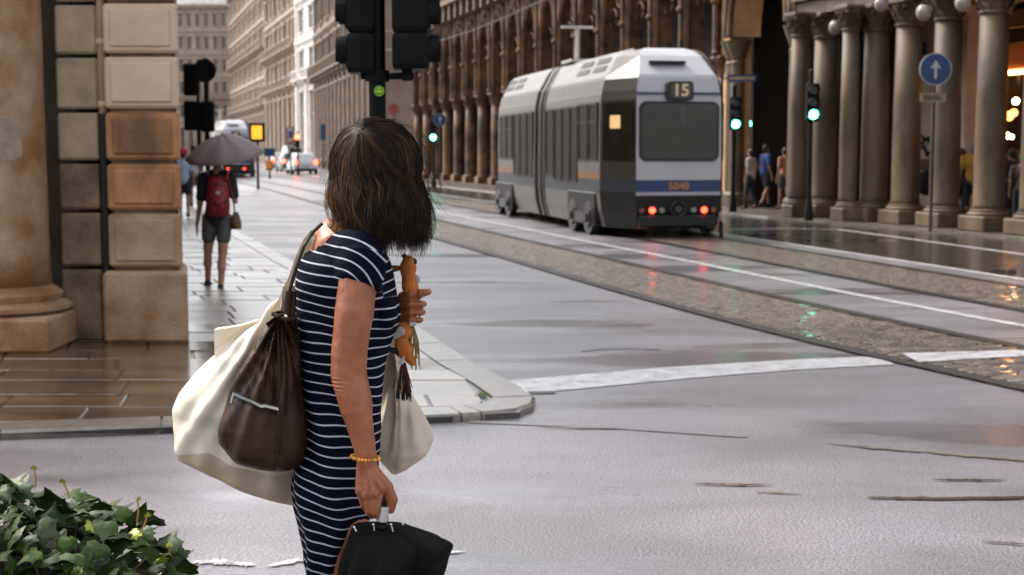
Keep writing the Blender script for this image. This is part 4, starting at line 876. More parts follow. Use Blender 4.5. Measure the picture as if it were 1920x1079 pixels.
# ================================================================ CARS
cwhite = M('car_white', (.62, .62, .64), .22, var=.04, bump=0, coat=.6); cdark = M('car_dark', (.03, .035, .045), .25, var=.1, bump=0, coat=.6); cglass = glass('car_glass', (.025, .03, .035)); tyre = M('tyre', (.02, .02, .02), .8); rim = M('rim', (.35, .35, .36), .35, metal=.8)
stop = M('stop_lamp_lit', (1, .07, .03), emis=4)
def car(name, label, x, y, rz, paint_, lit=True, van=False):
    T = thing(name, label, 'van' if van else 'car', (x, y, 0), rz); L = 4.1 if not van else 5.0; H = 1.48 if not van else 2.1
    def sec(yy, w, z0, z1, k=.9): return [(-w*k, yy, z0), (w*k, yy, z0), (w, yy, z0 + .15), (w, yy, (z0 + z1)*.55), (w*.97, yy, z1 - .06), (w*.86, yy, z1), (-w*.86, yy, z1), (-w*.97, yy, z1 - .06), (-w, yy, (z0 + z1)*.55), (-w, yy, z0 + .15)]
    zb = .92 if not van else 1.15
    MB().ring([sec(0, .74, .35, zb - .15), sec(.06, .82, .25, zb - .02), sec(.3, .87, .22, zb), sec(L*.5, .88, .22, zb), sec(L*.75, .87, .22, zb - .03), sec(L - .3, .83, .22, zb - .18), sec(L - .05, .74, .28, zb - .3)]).build('body', paint_, T, local=True, smooth=False)
    def sec2(yy, wb, wt, z0, z1): return [(-wb, yy, z0), (wb, yy, z0), (wt, yy, z1 - .06), (wt*.88, yy, z1), (-wt*.88, yy, z1), (-wt, yy, z1 - .06)]
    g = MB()
    if van: g.ring([sec2(.08, .84, .74, zb - .03, H - .05), sec2(.2, .85, .75, zb - .03, H), sec2(3.4, .85, .75, zb - .03, H), sec2(4.1, .82, .6, zb - .05, zb + .1)])
    else: g.ring([sec2(.10, .80, .60, zb - .03, zb + .02), sec2(.42, .82, .62, zb - .03, H - .06), sec2(.75, .83, .64, zb - .03, H), sec2(2.1, .83, .64, zb - .03, H), sec2(2.9, .80, .6, zb - .05, zb + .06)])
    g.build('cabin', paint_, T, local=True)
    zw0, zw1 = (zb + .05, H - .14) if not van else (1.3, 1.85)
    yb, yt = (.14, .39) if not van else (.03, .06)
    rw = MB(); rw.add([(-.62, yb - .02, zw0), (.62, yb - .02, zw0), (.53, yt - .02, zw1), (-.53, yt - .02, zw1)], [(0, 1, 2, 3)]); rw.build('rear_window', cglass, T, local=True)
    for s in (-1, 1):
        for a, b in ((.62, 1.45), (1.55, 2.4)): m = MB(); x0, x1 = .835, .68; m.add([(s*x0, a, zb + .04), (s*x0, b, zb + .04), (s*x1, b - .04, H - .16), (s*x1, a + .1, H - .16)], [(0, 1, 2, 3)]); m.build('side_window', cglass, T, local=True)
        m = MB(); m.box((s*.72 - .11, -.02, zb - .22), (s*.72 + .11, .14, zb + .03), .02); m.build('tail_light', stop if lit else M('red_lens', (.3, .02, .02), .2), T, local=True)
        for yy in (.75, L - .85):
            m = MB(); m.disc((s*.72, yy, .31), (s, 0, 0), .31, .17, 22); w = m.build('wheel', tyre, T, local=True); m = MB(); m.disc((s*.895, yy, .31), (s, 0, 0), .19, .01, 16); m.build('rim', rim, w, local=True)
        m = MB(); m.sphere((s*.98, 2.55, zb + .03), (.09, .06, .07), 10, 6); m.build('mirror', paint_, T, local=True)
    MB().box((-.26, -.03, .5), (.26, .05, .62)).build('number_plate', swhite, T, local=True); MB().box((-.78, -.03, .25), (.78, .1, .42), .03).build('bumper', cdark, T, local=True)
    return T
car('parked_car', 'silver white hatchback with lit brake lights in the far street', (575-960)/FPX*99, 99, math.radians(17), cwhite)
car('parked_car', 'dark car ahead of the white hatchback with red lights showing', (551-960)/FPX*112, 112, math.radians(17), cdark)
car('parked_car', 'white car partly hidden left of the hatchback', (530-960)/FPX*118, 118, math.radians(17), cwhite)
car('delivery_van', 'white van standing behind the cars in the far street', (556-960)/FPX*132, 132, math.radians(17), cwhite, lit=False, van=True)

# ================================================================ PEOPLE IN THE BACKGROUND
skin = M('skin', (.42, .20, .12), .5, scale=40, var=.2, bump=.12, bscale=200); skin2 = M('skin_far', (.36, .19, .12), .6, bump=0); hairm = M('dark_hair_far', (.02, .014, .01), .6, bump=.3)
def figure(label, loc, yaw, h, top, bottom, shoe, skinm=skin2, hairc=None, pose=None, trouser=.5, sleeve=.45, vox=.022, cat='person', bald=False, stride=.0, group=None):
    T = thing('person', label, cat, loc, yaw, group); k = h / 1.7
    J = dict(head=(0, .02, 1.57), neck=(0, 0, 1.45), chest=(0, 0, 1.27), waist=(0, 0, 1.05), pelvis=(0, 0, .93), shl=(-.18, 0, 1.38), shr=(.18, 0, 1.38), ell=(-.23, -.03, 1.09), elr=(.23, -.03, 1.09), hal=(-.24, .06, .84), har=(.24, .06, .84), hil=(-.09, 0, .9), hir=(.09, 0, .9), knl=(-.1, .02 + stride*.5, .49), knr=(.1, .04 - stride*.2, .49), anl=(-.1, stride, .09), anr=(.1, -stride, .09 + (.03 if stride else 0)))
    if pose: J.update(pose)
    V = {a: Vector(b) * k for a, b in J.items()}
    def c(a, ra, b, rb): return ('c', V[a], ra*k, V[b], rb*k)
    body = [('e', V['head'], (.075*k, .092*k, .115*k)), c('head', .05, 'neck', .052), c('neck', .055, 'chest', .09), ('e', V['chest'], (.155*k, .10*k, .17*k)), ('e', V['pelvis'], (.15*k, .10*k, .12*k)), c('chest', .10, 'pelvis', .10)]
    for s in 'lr':
        body += [c('sh'+s, .052, 'el'+s, .038), c('el'+s, .037, 'ha'+s, .025), c('hi'+s, .085, 'kn'+s, .058), c('kn'+s, .054, 'an'+s, .036), ('c', V['kn'+s].lerp(V['an'+s], .12) - Vector((0, .012, 0)), .052*k, V['kn'+s].lerp(V['an'+s], .42) - Vector((0, .014, 0)), .056*k), ('e', V['ha'+s] + Vector((0, .01, -.05))*k, (.02*k, .035*k, .055*k))]
        body += [('c', V['neck'] - Vector((0, 0, .02)), .05*k, V['sh'+s], .05*k)]
        d = Vector((0, .14, -.05))*k; body += [('c', V['an'+s] - Vector((0, .03*k, .03*k)), .035*k, V['an'+s] + d, .028*k)]
        for q in range(4): a = V['ha'+s] + Vector((0, -.025 + .017*q, -.09))*k; body += [('c', a, .009*k, a + Vector((0, .004, -.055 if q < 3 else -.045))*k, .007*k)]
    nose = V['head'] + Vector((0, .095, -.01))*k; body += [('e', nose, (.012*k, .018*k, .02*k))]
    for s in (-1, 1): body += [('e', V['head'] + Vector((s*.077, 0, -.005))*k, (.012*k, .025*k, .032*k))]
    o = put('body', blob_mesh(body, min(vox, .014)*1.0, 3, 'body'), skinm, T, local=True)
    tp = [('e', V['chest'], (.175*k, .125*k, .19*k)), ('c', V['chest'], .125*k, V['waist'], .135*k), ('c', V['waist'], .14*k, V['pelvis'] + Vector((0, 0, .02)), .15*k)]
    for s in 'lr': e = V['sh'+s].lerp(V['el'+s], sleeve*1.6); tp += [('c', V['neck'] - Vector((0, 0, .035)), .055*k, V['sh'+s], .07*k), ('c', V['sh'+s], .07*k, e, .062*k)]
    put('shirt', blob_mesh(tp, vox, 3, 'shirt'), top, T, local=True)
    bt = [('e', V['pelvis'], (.168*k, .125*k, .13*k))]
    for s in 'lr':
        if trouser <= .5: e = V['hi'+s].lerp(V['kn'+s], trouser*1.3); bt += [('c', V['hi'+s], .10*k, e, .088*k)]
        else: bt += [('c', V['hi'+s], .10*k, V['kn'+s], .075*k), ('c', V['kn'+s], .075*k, V['an'+s] + Vector((0, 0, .03)), .06*k)]
    put('trousers' if trouser > .5 else 'shorts', blob_mesh(bt, vox, 3, 'bottom'), bottom, T, local=True)
    for s in 'lr':
        a = V['an'+s]; f = blob_mesh([('c', a - Vector((0, .04*k, .045*k)), .042*k, a + Vector((0, .15*k, -.055*k)), .034*k), ('e', a + Vector((0, -.02*k, -.01*k)), (.042*k, .05*k, .045*k))], .012, 3, 'shoe'); put('shoe', f, shoe, T, local=True)
    if not bald: put('hair', blob_mesh([('e', V['head'] + Vector((0, -.018, .025))*k, (.088*k, .10*k, .112*k)), ('e', V['head'] + Vector((0, -.05, -.03))*k, (.07*k, .06*k, .08*k))], .012, 2, 'hair'), hairc or hairm, T, local=True)
    return T, V
cl = lambda n, c: M(n, c, .8, scale=8, var=.2, bump=.2)
tblack = cl('black_cotton', (.012, .013, .02)); tgrey = cl('grey_cotton', (.085, .08, .085)); tred = M('red_nylon', (.26, .012, .018), .45, scale=14, var=.45, bump=.4); tshoe = cl('dark_shoe', (.015, .015, .02)); twhite = cl('white_cotton', (.52, .50, .50)); torange = cl('coral_cotton', (.40, .16, .09)); tbluec = cl('blue_cotton', (.02, .05, .18)); tyellow = cl('yellow_cotton', (.5, .28, .04)); tdark = cl('dark_cloth', (.02, .022, .03)); tlb = cl('pale_blue_cotton', (.38, .48, .62))
# the walker with the red backpack under the umbrella
Dw = 16.3; s_ = FPX / Dw; bx, bz = (408 - 960) / s_, PZ
def wj(px, py, dy=0): q = Vector(P(px, py, Dw + dy)); return (q - Vector((bx, Dw, PZ)))
kk = 1.60
pose = {k: tuple(v / (kk/1.7)) for k, v in dict(head=wj(407, 297), neck=wj(407, 318), chest=wj(407, 352), waist=wj(407, 385), pelvis=wj(407, 408), shl=wj(381, 334), shr=wj(433, 334), ell=wj(375, 384, -.02), hal=wj(369, 422, .05), elr=wj(441, 378, .02), har=wj(437, 348, .16), hil=wj(393, 412), hir=wj(421, 412), knl=wj(390, 472, .08), knr=wj(417, 476, -.04), anl=wj(390, 528, .20), anr=wj(414, 538, -.12)).items()}
WK, Vw = figure('walker in black shirt and grey shorts with red backpack under a grey umbrella', (bx, Dw, PZ), 0, kk, tblack, tgrey, tshoe, skinm=skin, pose=pose, trouser=.42, vox=.014)
bpk = loftpx([(330, 398, 416, Dw - .17, .05), (336, 393, 421, Dw - .18, .085), (350, 390, 427, Dw - .19, .10), (385, 387, 431, Dw - .20, .115), (400, 388, 430, Dw - .19, .10), (406, 392, 426, Dw - .18, .06)], 26, 28, .8)
T = thing('backpack', 'red backpack worn by the walker under the umbrella', 'backpack', (bx, Dw - .2, 1.1)); autosmooth(bpk.build('pack', tred, T), 60)
m = MB(); m.tube([P(387 + 2, 375, Dw - .31), P(409, 385, Dw - .325), P(429, 375, Dw - .31)], .006, 6); m.tube([P(392, 350, Dw - .295), P(409, 345, Dw - .30), P(426, 350, Dw - .295)], .005, 6); m.build('zip', ink, T)
for s, px in ((-1, 396), (1, 420)): m = MB(); m.tube([P(px + s*1, 340, Dw - .25), P(px + s*6, 328, Dw - .17), P(px + s*9, 321, Dw - .04), P(px + s*8, 326, Dw + .1)], .014, 8); m.build('shoulder_strap', tred, T)
m = MB(); m.disc(P(409, 362, Dw - .31), (0, -1, 0), .024, .01, 14); m.build('badge', swhite, T)
bg = loftpx([(398, 438, 446, Dw - .02, .03), (408, 434, 450, Dw - .02, .06), (422, 432, 453, Dw - .02, .08), (430, 435, 452, Dw - .02, .06)], 16, 20, .9)
T = thing('shoulder_bag', 'dark patterned shoulder bag hanging at the right hip of the walker', 'bag', (bx + .2, Dw, .9)); autosmooth(bg.build('bag_body', M('patterned_cloth', (.03, .025, .02), .6, scale=22, col2=(.20, .12, .05)), T), 60)
m = MB(); m.tube([P(440, 400, Dw), P(437, 370, Dw - .1), P(428, 335, Dw - .12), P(425, 326, Dw - .02)], .009, 6); m.build('strap', M('tan_strap', (.30, .09, .04), .6), T)
umc = M('grey_umbrella_cloth', (.24, .175, .175), .6, scale=3, var=.15, bump=.1)
uc = Vector(P(422, 292, Dw + .10)); T = thing('open_umbrella', 'greyish mauve open umbrella held by the walker', 'umbrella', uc - Vector((0, 0, .3)))
m = MB(); V = [tuple(uc + Vector((.03, 0, .21)))]; F = []; n = 8; rad = .46
tilt = Matrix.Rotation(math.radians(-5), 4, 'Y') @ Matrix.Rotation(math.radians(14), 4, 'X')
rings = []
for i in range(1, 9):
    f = i / 8; row = []
    for k in range(32):
        a = 2*math.pi*k/32; sc = 1 - .07*f*(1 - abs(math.cos(4*a)))*1.0
        row.append(tuple(uc + tilt @ Vector((rad*f*sc*math.cos(a), rad*f*sc*math.sin(a), .24*(1 - f**1.9) - .012*(1 - abs(math.cos(4*a)))))))
    rings.append(row)
m.ring([[tuple(uc + tilt @ Vector((.004*math.cos(2*math.pi*k/32), .004*math.sin(2*math.pi*k/32), .245))) for k in range(32)]] + rings, cap=False); o = m.build('canopy', umc, T, smooth=True); sm = o.modifiers.new('thick', 'SOLIDIFY'); sm.thickness = .002
for k in range(8):
    a = 2*math.pi*k/8; m = MB(); m.tube([tuple(uc + tilt @ Vector((rad*f*math.cos(a), rad*f*math.sin(a), .24*(1 - f**1.9) - .006))) for f in np.linspace(0, 1, 9)], .003, 5); m.build('rib', black_metal, T)
m = MB(); m.tube([uc + tilt @ Vector((0, 0, .28)), Vector(P(437, 350, Dw + .17))], .006, 8); m.tube([Vector(P(437, 343, Dw + .17)), Vector(P(437, 360, Dw + .16))], .014, 8); m.build('shaft', black_metal, T)
# others
def stand(px, py, lab, yaw, h, top, bot, zb=PZ, **k):
    x, y = G(px, py, zb); return figure(lab, (x, y, zb), yaw, h, top, bot, tshoe, **k)
F1, v1 = figure('person in white shirt with crossbody strap just left of the umbrella walker', ((366-960)/FPX*40, 40, PZ), .1, 1.72, twhite, tgrey, tshoe, trouser=.5, stride=.12)
T = thing('sling_bag', 'dark strap bag on the back of the white shirted person', 'bag', F1.location + Vector((0, -.2, 1.1))); m = MB(); q = F1.location; m.tube([q + Vector((.14, -.06, 1.44)), q + Vector((0, -.19, 1.25)), q + Vector((-.14, -.12, 1.0))], .02, 6); m.box(q + Vector((-.24, -.2, .85)), q + Vector((-.08, -.08, 1.02)), .02); m.build('strap_and_pouch', tdark, T)
F2, v2 = figure('person in pale blue shirt with red cap half hidden by the pier edge', ((346-960)/FPX*33, 33, PZ), .1, 1.62, tlb, tdark, tshoe, trouser=.5, stride=.1)
capm = cl('red_cap_cloth', (.55, .02, .04)); put('cap', blob_mesh([('e', (0, -.0, 1.55), (.10, .12, .09)), ('f', (0, .05, 1.54), .07, (0, .16, 1.52), .05, .25, (0, 0, 1))], .012, 3, 'cap'), capm, F2, local=True)
stand(1407, 392, 'woman in pale top and dark trousers under the big arch right of the tram', .9, 1.62, cl('pale_blouse', (.40, .36, .34)), tdark, trouser=.9, stride=.12)
stand(1434, 390, 'man in blue shirt walking in the dark archway', -1.2, 1.74, tbluec, tdark, trouser=.5, stride=.18)
stand(1471, 392, 'man in coral shirt and dark shorts at the left edge of the first columns', .5, 1.66, torange, tgrey, trouser=.5, stride=.1)
T, _ = stand(1820, 420, 'grey haired man in yellow shirt between the columns by the shop', -.2, 1.74, tyellow, tdark, trouser=.9, hairc=cl('grey_hair', (.3, .29, .28)))
stand(1800, 416, 'person in black beside the yellow shirted man', .3, 1.62, tdark, tdark, trouser=.9)
stand(1893, 425, 'person in dark jacket near the right edge by the lit shop', .4, 1.62, cl('navy_pattern', (.03, .04, .06)), tdark, trouser=.9)
stand(1912, 432, 'person in brown at the far right edge of the arcade', -.3, 1.5, cl('brown_cloth', (.08, .05, .035)), tdark, trouser=.9)
stand(1372, 392, 'person in grey partly hidden by the right side of the tram', .2, 1.6, cl('grey_cloth', (.12, .12, .12)), tdark, trouser=.9) if False else None
# ================================================================ THE WOMAN
DB = 3.58      # depth of her middle
PXM = 750.0
def W3(px, py, D=DB): return Vector(P(px, py, D))
wbase = W3(650, 1079); WT = thing('person', 'dark bob haired woman in navy and white striped dress in the foreground', 'person', (W3(650, 700).x, DB, 0))
# --- body (skin), one continuous surface
skin_w = M('tanned_skin', (.36, .125, .055), .42, scale=22, col2=(.28, .085, .036), bump=.5, bscale=230, spec=.5, det=8, bd=.0012)
fN, fL = skin_w.node_tree.nodes, skin_w.node_tree.links; fb = fN['Principled BSDF']; fsrc = fb.inputs['Base Color'].links[0].from_socket
fv = fN.new('ShaderNodeTexVoronoi'); fv.inputs['Scale'].default_value = 62; fg = fN.new('ShaderNodeNewGeometry'); fL.new(fg.outputs['Position'], fv.inputs['Vector'])
fr_ = fN.new('ShaderNodeMapRange'); fr_.inputs[1].default_value = .08; fr_.inputs[2].default_value = .20; fr_.inputs[3].default_value = .55; fr_.inputs[4].default_value = 0; fL.new(fv.outputs['Distance'], fr_.inputs[0])
fx = fN.new('ShaderNodeMix'); fx.data_type = 'RGBA'; fx.inputs[7].default_value = (.17, .05, .022, 1); fL.new(fsrc, fx.inputs[6]); fL.new(fr_.outputs[0], fx.inputs[0]); fL.new(fx.outputs[2], fb.inputs['Base Color'])
_n = skin_w.node_tree.nodes['Principled BSDF']; _n.inputs['Subsurface Weight'].default_value = .12; _n.inputs['Subsurface Radius'].default_value = (.01, .004, .002); _n.inputs['Subsurface Scale'].default_value = .5
DA = 3.38
pr = []
def C(a, ra, b, rb): pr.append(('c', W3(*a), ra / PXM, W3(*b), rb / PXM))
C((655, 482, 3.52), 30, (672, 488, 3.43), 34)
C((674, 500, 3.41), 36, (664, 590, DA + .005), 36)
C((664, 590, DA + .005), 37, (655, 655, DA), 33)
C((655, 655, DA), 34, (653, 700, DA), 33)
C((648, 693, DA + .012), 27, (651, 705, DA + .01), 25)
C((655, 705, DA), 34, (668, 765, DA - .005), 31)
C((668, 765, DA - .005), 31, (683, 835, DA - .01), 21.5)
C((683, 835, DA - .01), 22, (688, 868, DA - .01), 19)
# hand, seen from the back, gripping
K = [((714, 919), 3.36), ((701, 928), 3.350), ((688, 929), 3.355), ((675, 921), 3.366)]     # index .. little knuckles
for (k, d) in K: C((688 + (k[0] - 694) * .35, 874, DA - .012 + (d - 3.36) * .3), 14, (k[0], k[1], d), 9.5); pr.append(('e', W3(k[0], k[1] - 2, d - .006), (.011, .009, .012)))
C((690, 885, 3.372), 19, (697, 915, 3.368), 20)
FING = [((707, 952, 3.356), (714, 960, 3.385), (722, 948, 3.402)), ((701, 962, 3.352), (708, 969, 3.383), (713, 957, 3.405)), ((690, 960, 3.360), (697, 968, 3.388), (704, 957, 3.408)), ((680, 947, 3.372), (686, 956, 3.395), (694, 948, 3.410))]
for (k, d), f, rr in zip(K, FING, (6.5, 6.7, 6.4, 5.8)):
    C((*k, d), rr + .9, f[0], rr); C(f[0], rr, f[1], rr - .7); C(f[1], rr - .7, f[2], rr - 2)
C((703, 890, 3.372), 14, (725, 916, 3.382), 13); C((725, 916, 3.382), 12.5, (735, 938, 3.386), 10.8); C((735, 938, 3.386), 10.8, (732, 955, 3.388), 8.8)
# tendons and wrist bone
for (k, d) in K[:3]: pr.append(('c', W3(690, 885, DA - .034), 3 / PXM, W3(k[0], k[1] - 3, d - .012), 4 / PXM))
pr.append(('e', W3(678, 856, DA - .022), (.010, .008, .012)))
# torso, neck, head
C((632, 470, 3.56), 50, (625, 452, 3.60), 44)
C((668, 462, 3.58), 32, (690, 400, 3.57), 36); C((640, 452, 3.60), 48, (660, 440, 3.64), 46); C((612, 470, 3.60), 38, (640, 462, 3.60), 34)
C((640, 475, 3.70), 42, (660, 470, 3.62), 50)
C((645, 520, DB), 82, (640, 700, DB), 62); C((640, 700, DB), 62, (635, 900, DB), 70)
pr.append(('e', W3(712, 330, 3.57), (.082, .088, .115))); pr.append(('e', W3(728, 375, 3.60), (.055, .06, .06)))
pr.append(('c', W3(752, 345, 3.625), .010, W3(768, 365, 3.635), .012))            # nose
pr.append(('e', W3(700, 350, 3.488), (.022, .010, .030)))                     # ear
# legs
C((640, 1010, 3.50), 62, (650, 1205, 3.47), 42); C((650, 1205, 3.47), 42, (640, 1420, 3.49), 24)
C((630, 1010, 3.66), 62, (628, 1205, 3.67), 42); C((628, 1205, 3.67), 42, (600, 1420, 3.68), 24)
C((640, 1430, 3.49), 25, (700, 1462, 3.47), 19); C((600, 1430, 3.68), 25, (660, 1462, 3.68), 19)
# far arm, comes forward to hold the toys
C((665, 480, 3.72), 40, (700, 610, 3.80), 32); C((700, 612, 3.80), 31, (748, 578, 3.70), 21); C((748, 578, 3.70), 20, (757, 575, 3.69), 21)
C((757, 560, 3.67), 14, (757, 590, 3.67), 13); C((765, 566, 3.675), 17, (768, 590, 3.675), 15)
for i, (y, x1, rr) in enumerate(((555, 784, 6.7), (570.5, 792, 7.0), (586, 790, 6.8), (601, 786, 6.3))):
    C((752, y + 2, 3.655), rr, (770, y, 3.628), rr + .4); C((770, y, 3.628), rr + .2, (x1, y, 3.632), rr)
    C((x1, y, 3.632), rr, (x1 + 2, y, 3.66), rr - .5)
C((757, 556, 3.648), 11, (770, 549, 3.62), 10.5)
C((772, 558, 3.66), 11, (789, 550, 3.625), 9.6); C((789, 550, 3.625), 9.4, (803, 547, 3.622), 7.2)
body = blob_mesh(pr, .0023, 3, 'body')
a = verts(body)
ed = np.empty(len(body.edges) * 2, np.int64); body.edges.foreach_get('vertices', ed); ed = ed.reshape(-1, 2)
kh = W3(690, 872, 3.36).z; zt = W3(0, 610).z; lim = W3(742, 0, 3.65).x
wgt = np.clip((a[:, 2] - kh) / .02, 0, 1) * np.where((a[:, 0] > lim - .02) & (a[:, 1] > 3.55), np.clip((lim - a[:, 0]) / .02, 0, 1), 1)
wgt = np.where((a[:, 2] > zt + .0) & (a[:, 0] > lim), 0, wgt)
cnt = np.bincount(ed.ravel(), minlength=len(a)).astype(float)
for it in range(40):
    acc = np.stack([np.bincount(ed[:, 0], a[ed[:, 1], k], len(a)) + np.bincount(ed[:, 1], a[ed[:, 0], k], len(a)) for k in range(3)], 1) / cnt[:, None]; a = a + (acc - a) * (.6 * wgt[:, None])
for i in range(len(a)):
    p = Vector(a[i]); n = noise.noise(p * 22) * .0012 + noise.noise(p * 60) * .0006; a[i, 0] += n; a[i, 2] += n * .5; a[i, 1] += n
# loose skin over the elbow and a faint bicep line
ex, ez = W3(628, 0, DA).x, W3(0, 696).z
for k_ in range(len(a)):
    if a[k_, 1] < 3.46 and abs(a[k_, 2] - ez) < .035 and a[k_, 0] < ex + .035:
        f = math.exp(-((a[k_, 2] - ez) / .018)**2 - ((a[k_, 0] - ex + .012) / .022)**2); a[k_, 0] += f * (.0016 * math.sin((a[k_, 2] - ez) * 700) - .002); a[k_, 1] += f * .002 * math.sin((a[k_, 2] - ez) * 620)
setverts(body, a)
put('body', body, skin_w, WT)
# nails on the far hand, bead bracelet
nail = M('nail', (.55, .32, .25), .25, bump=0)
for x, y, d in ((768, 553, 3.612), (804, 545, 3.615)): m = MB(); m.sphere(W3(x, y, d), (.006, .003, .0045), 10, 6); m.build('nail', nail, WT, smooth=True)
# --- dress
def fold(p, py, a, px):
    v = Vector(p); k = min(1, max(0, (py - 560) / 300))
    n = noise.noise(Vector((v.x * 14 + v.z * 5, v.y * 14, v.z * 3.5))) * .005 + noise.noise(Vector((v.x * 6, v.y * 6, v.z * 22))) * .0025 * (1 + k)
    n += k * .006 * math.sin(a * 7 + v.z * 9 + 2 * math.sin(v.z * 7))
    return np.array((math.cos(a), math.sin(a), 0)) * n * (0.55 + .45 * abs(math.sin(a)))
rows = [(452, 612, 700, 3.60, .075), (462, 590, 712, 3.60, .11), (472, 572, 720, 3.59, .14), (490, 562, 731, 3.585, .165), (520, 556, 738, DB, .172), (545, 554, 743, DB, .165), (570, 555, 747, DB, .155), (592, 557, 750, DB, .15), (610, 558, 746, DB, .145), (640, 559, 734, DB, .14), (680, 561, 723, DB, .135), (720, 563, 718, DB, .135), (770, 565, 714, DB, .145), (820, 562, 710, DB, .16), (870, 553, 707, DB, .172), (910, 548, 706, DB, .175), (945, 552, 702, DB, .175), (975, 562, 694, 3.575, .17), (1000, 569, 680, 3.57, .165), (1030, 574, 663, 3.57, .16), (1060, 578, 652, 3.57, .155), (1100, 582, 642, 3.57, .15), (1200, 586, 640, 3.57, .15), (1240, 586, 640, 3.57, .15)]
lo = loftpx(rows, 190, 160, 1.0, fold)
slv = MB(); cvs = [W3(640, 470, 3.52), W3(668, 480, 3.45), W3(676, 505, 3.415), W3(672, 530, 3.40)]
capsule(slv, cvs[0], 46/PXM, cvs[1], 49/PXM); capsule(slv, cvs[1], 49/PXM, cvs[2], 47/PXM); 
# tapered sleeve end cut square
ax = (W3(671, 533, 3.40) - W3(679, 490, 3.42)).normalized(); s1 = ax.cross(Vector((0, 1, 0))).normalized(); s2 = ax.cross(s1)
R = []
for t, r in ((-.03, 44), (.0, 44), (.03, 42), (.047, 41.5)):
    c = W3(678, 498, 3.415) + ax * t; R.append([tuple(c + (s1*math.cos(w) + s2*math.sin(w)*1.02) * r/PXM + ax * .010 * math.cos(w) * (t > 0.01)) for w in np.linspace(0, 2*math.pi, 40, endpoint=False)])
slv.ring(R)
lo.add(slv.V, slv.F)
bust = MB(); bust.sphere(W3(722, 588, 3.52), (.032, .06, .045)); bust.sphere(W3(722, 588, 3.65), (.032, .06, .045)); lo.add(bust.V, bust.F)
dm = blob_mesh([], .0042, 3, 'dress', extra=lo, fac=.5)
import bmesh
bm = bmesh.new(); bm.from_mesh(dm)
kill = [v for v in bm.verts if v.co.z > W3(640, 447).z + 5 or v.co.z < .40]
# open neckline: everything above a slanted plane from the nape to the near shoulder
pa, pb = W3(583, 466), W3(648, 441)
for v in bm.verts:
    zl = pa.z + (v.co.x - pa.x) * (pb.z - pa.z) / (pb.x - pa.x); zl = min(zl, pb.z + .0)
    if v.co.z > zl and v.co.y > 3.47 - max(0, v.co.x - pb.x) * .1: kill.append(v)
bmesh.ops.delete(bm, geom=list(set(kill)), context='VERTS'); bm.to_mesh(dm); bm.free()
a = verts(dm); at_ = dm.attributes.new('s', 'FLOAT', 'POINT')
cx0, cz0 = W3(640, 547, 3.44)[0], W3(640, 547, 3.44)[2]; S_ = np.zeros(len(a))
kz = np.interp(a[:, 2], [W3(0, 1079).z, W3(0, 1000).z, W3(0, 880).z, W3(0, 700).z, W3(0, 560).z], [.16, .20, .21, .10, .09])
xm = W3(640, 0).x
plain = a[:, 2] - cz0 + kz * (a[:, 0] - cx0) + .0022 * np.sin(a[:, 0] * 30 + a[:, 2] * 11) + .0016 * np.sin(a[:, 0] * 55 + a[:, 2] * 37 + a[:, 1] * 20)
dx = np.maximum(a[:, 0] - cx0, 0); dz = a[:, 2] - cz0
dz2 = dz + .09 * np.minimum(a[:, 0] - cx0, 0)
arc = np.where(dz > 0, np.sqrt(dx**2 + np.maximum(dz2, 0)**2), dx + dz)
near = a[:, 1] < (3.485 + np.clip((cx0 + .07 - a[:, 0]) * 2, 0, .2))
sel = near & (dz > -.06) & (dz2 + dx > 0) & ((dx > 0) | (dz > 0))
sleeve_zone = sel & ((dx > 0) & (dz > -.005) | (dx <= 0))
S_ = np.where(sleeve_zone, arc, plain)
chest = (~near) & (dz > -.02); S_ = np.where(chest, dz - .28 * (a[:, 0] - cx0), S_)
at_.data.foreach_set('value', S_.astype(np.float32))
dr = bpy.data.materials.new('striped_jersey'); dr.use_nodes = True; N, L = dr.node_tree.nodes, dr.node_tree.links; b = N['Principled BSDF']; b.inputs['Roughness'].default_value = .85
b.inputs['Specular IOR Level'].default_value = .06
atn = N.new('ShaderNodeAttribute'); atn.attribute_name = 's'
def mth(op, x, y=None):
    n = N.new('ShaderNodeMath'); n.operation = op
    for i, q in enumerate((x, y)):
        if q is None: continue
        if isinstance(q, (int, float)): n.inputs[i].default_value = q
        else: L.new(q, n.inputs[i])
    return n.outputs[0]
nz = N.new('ShaderNodeTexNoise'); nz.inputs['Scale'].default_value = 350; g = N.new('ShaderNodeNewGeometry'); L.new(g.outputs['Position'], nz.inputs['Vector'])
fr = mth('FRACT', mth('ADD', mth('DIVIDE', atn.outputs['Fac'], .0247), mth('ADD', 40, mth('MULTIPLY', nz.outputs[0], .05))))
tri = mth('ABSOLUTE', mth('SUBTRACT', fr, .5)); rr = N.new('ShaderNodeMapRange'); rr.inputs[1].default_value = .088; rr.inputs[2].default_value = .066; L.new(tri, rr.inputs[0])
mx = N.new('ShaderNodeMix'); mx.data_type = 'RGBA'; mx.inputs[6].default_value = (.0030, .0042, .012, 1); mx.inputs[7].default_value = (.42, .44, .50, 1); L.new(rr.outputs[0], mx.inputs[0]); L.new(mx.outputs[2], b.inputs['Base Color'])
bpn = N.new('ShaderNodeBump'); bpn.inputs['Strength'].default_value = .35; bpn.inputs['Distance'].default_value = .002; L.new(nz.outputs[0], bpn.inputs['Height']); L.new(bpn.outputs[0], b.inputs['Normal'])
dress = put('dress', dm, dr, WT)
# neck trim
sandal = M('sandal_leather', (.10, .05, .03), .5)
for x, d in ((690, 3.475), (650, 3.68)):
    m = MB(); q = W3(x, 1470, d); q.z = 0; m.ring([[tuple(q + Vector((.13*math.cos(w), .042*math.sin(w), z))) for w in np.linspace(0, 2*math.pi, 24, endpoint=False)] for z in (0, .02)]); m.build('sandal', sandal, WT)
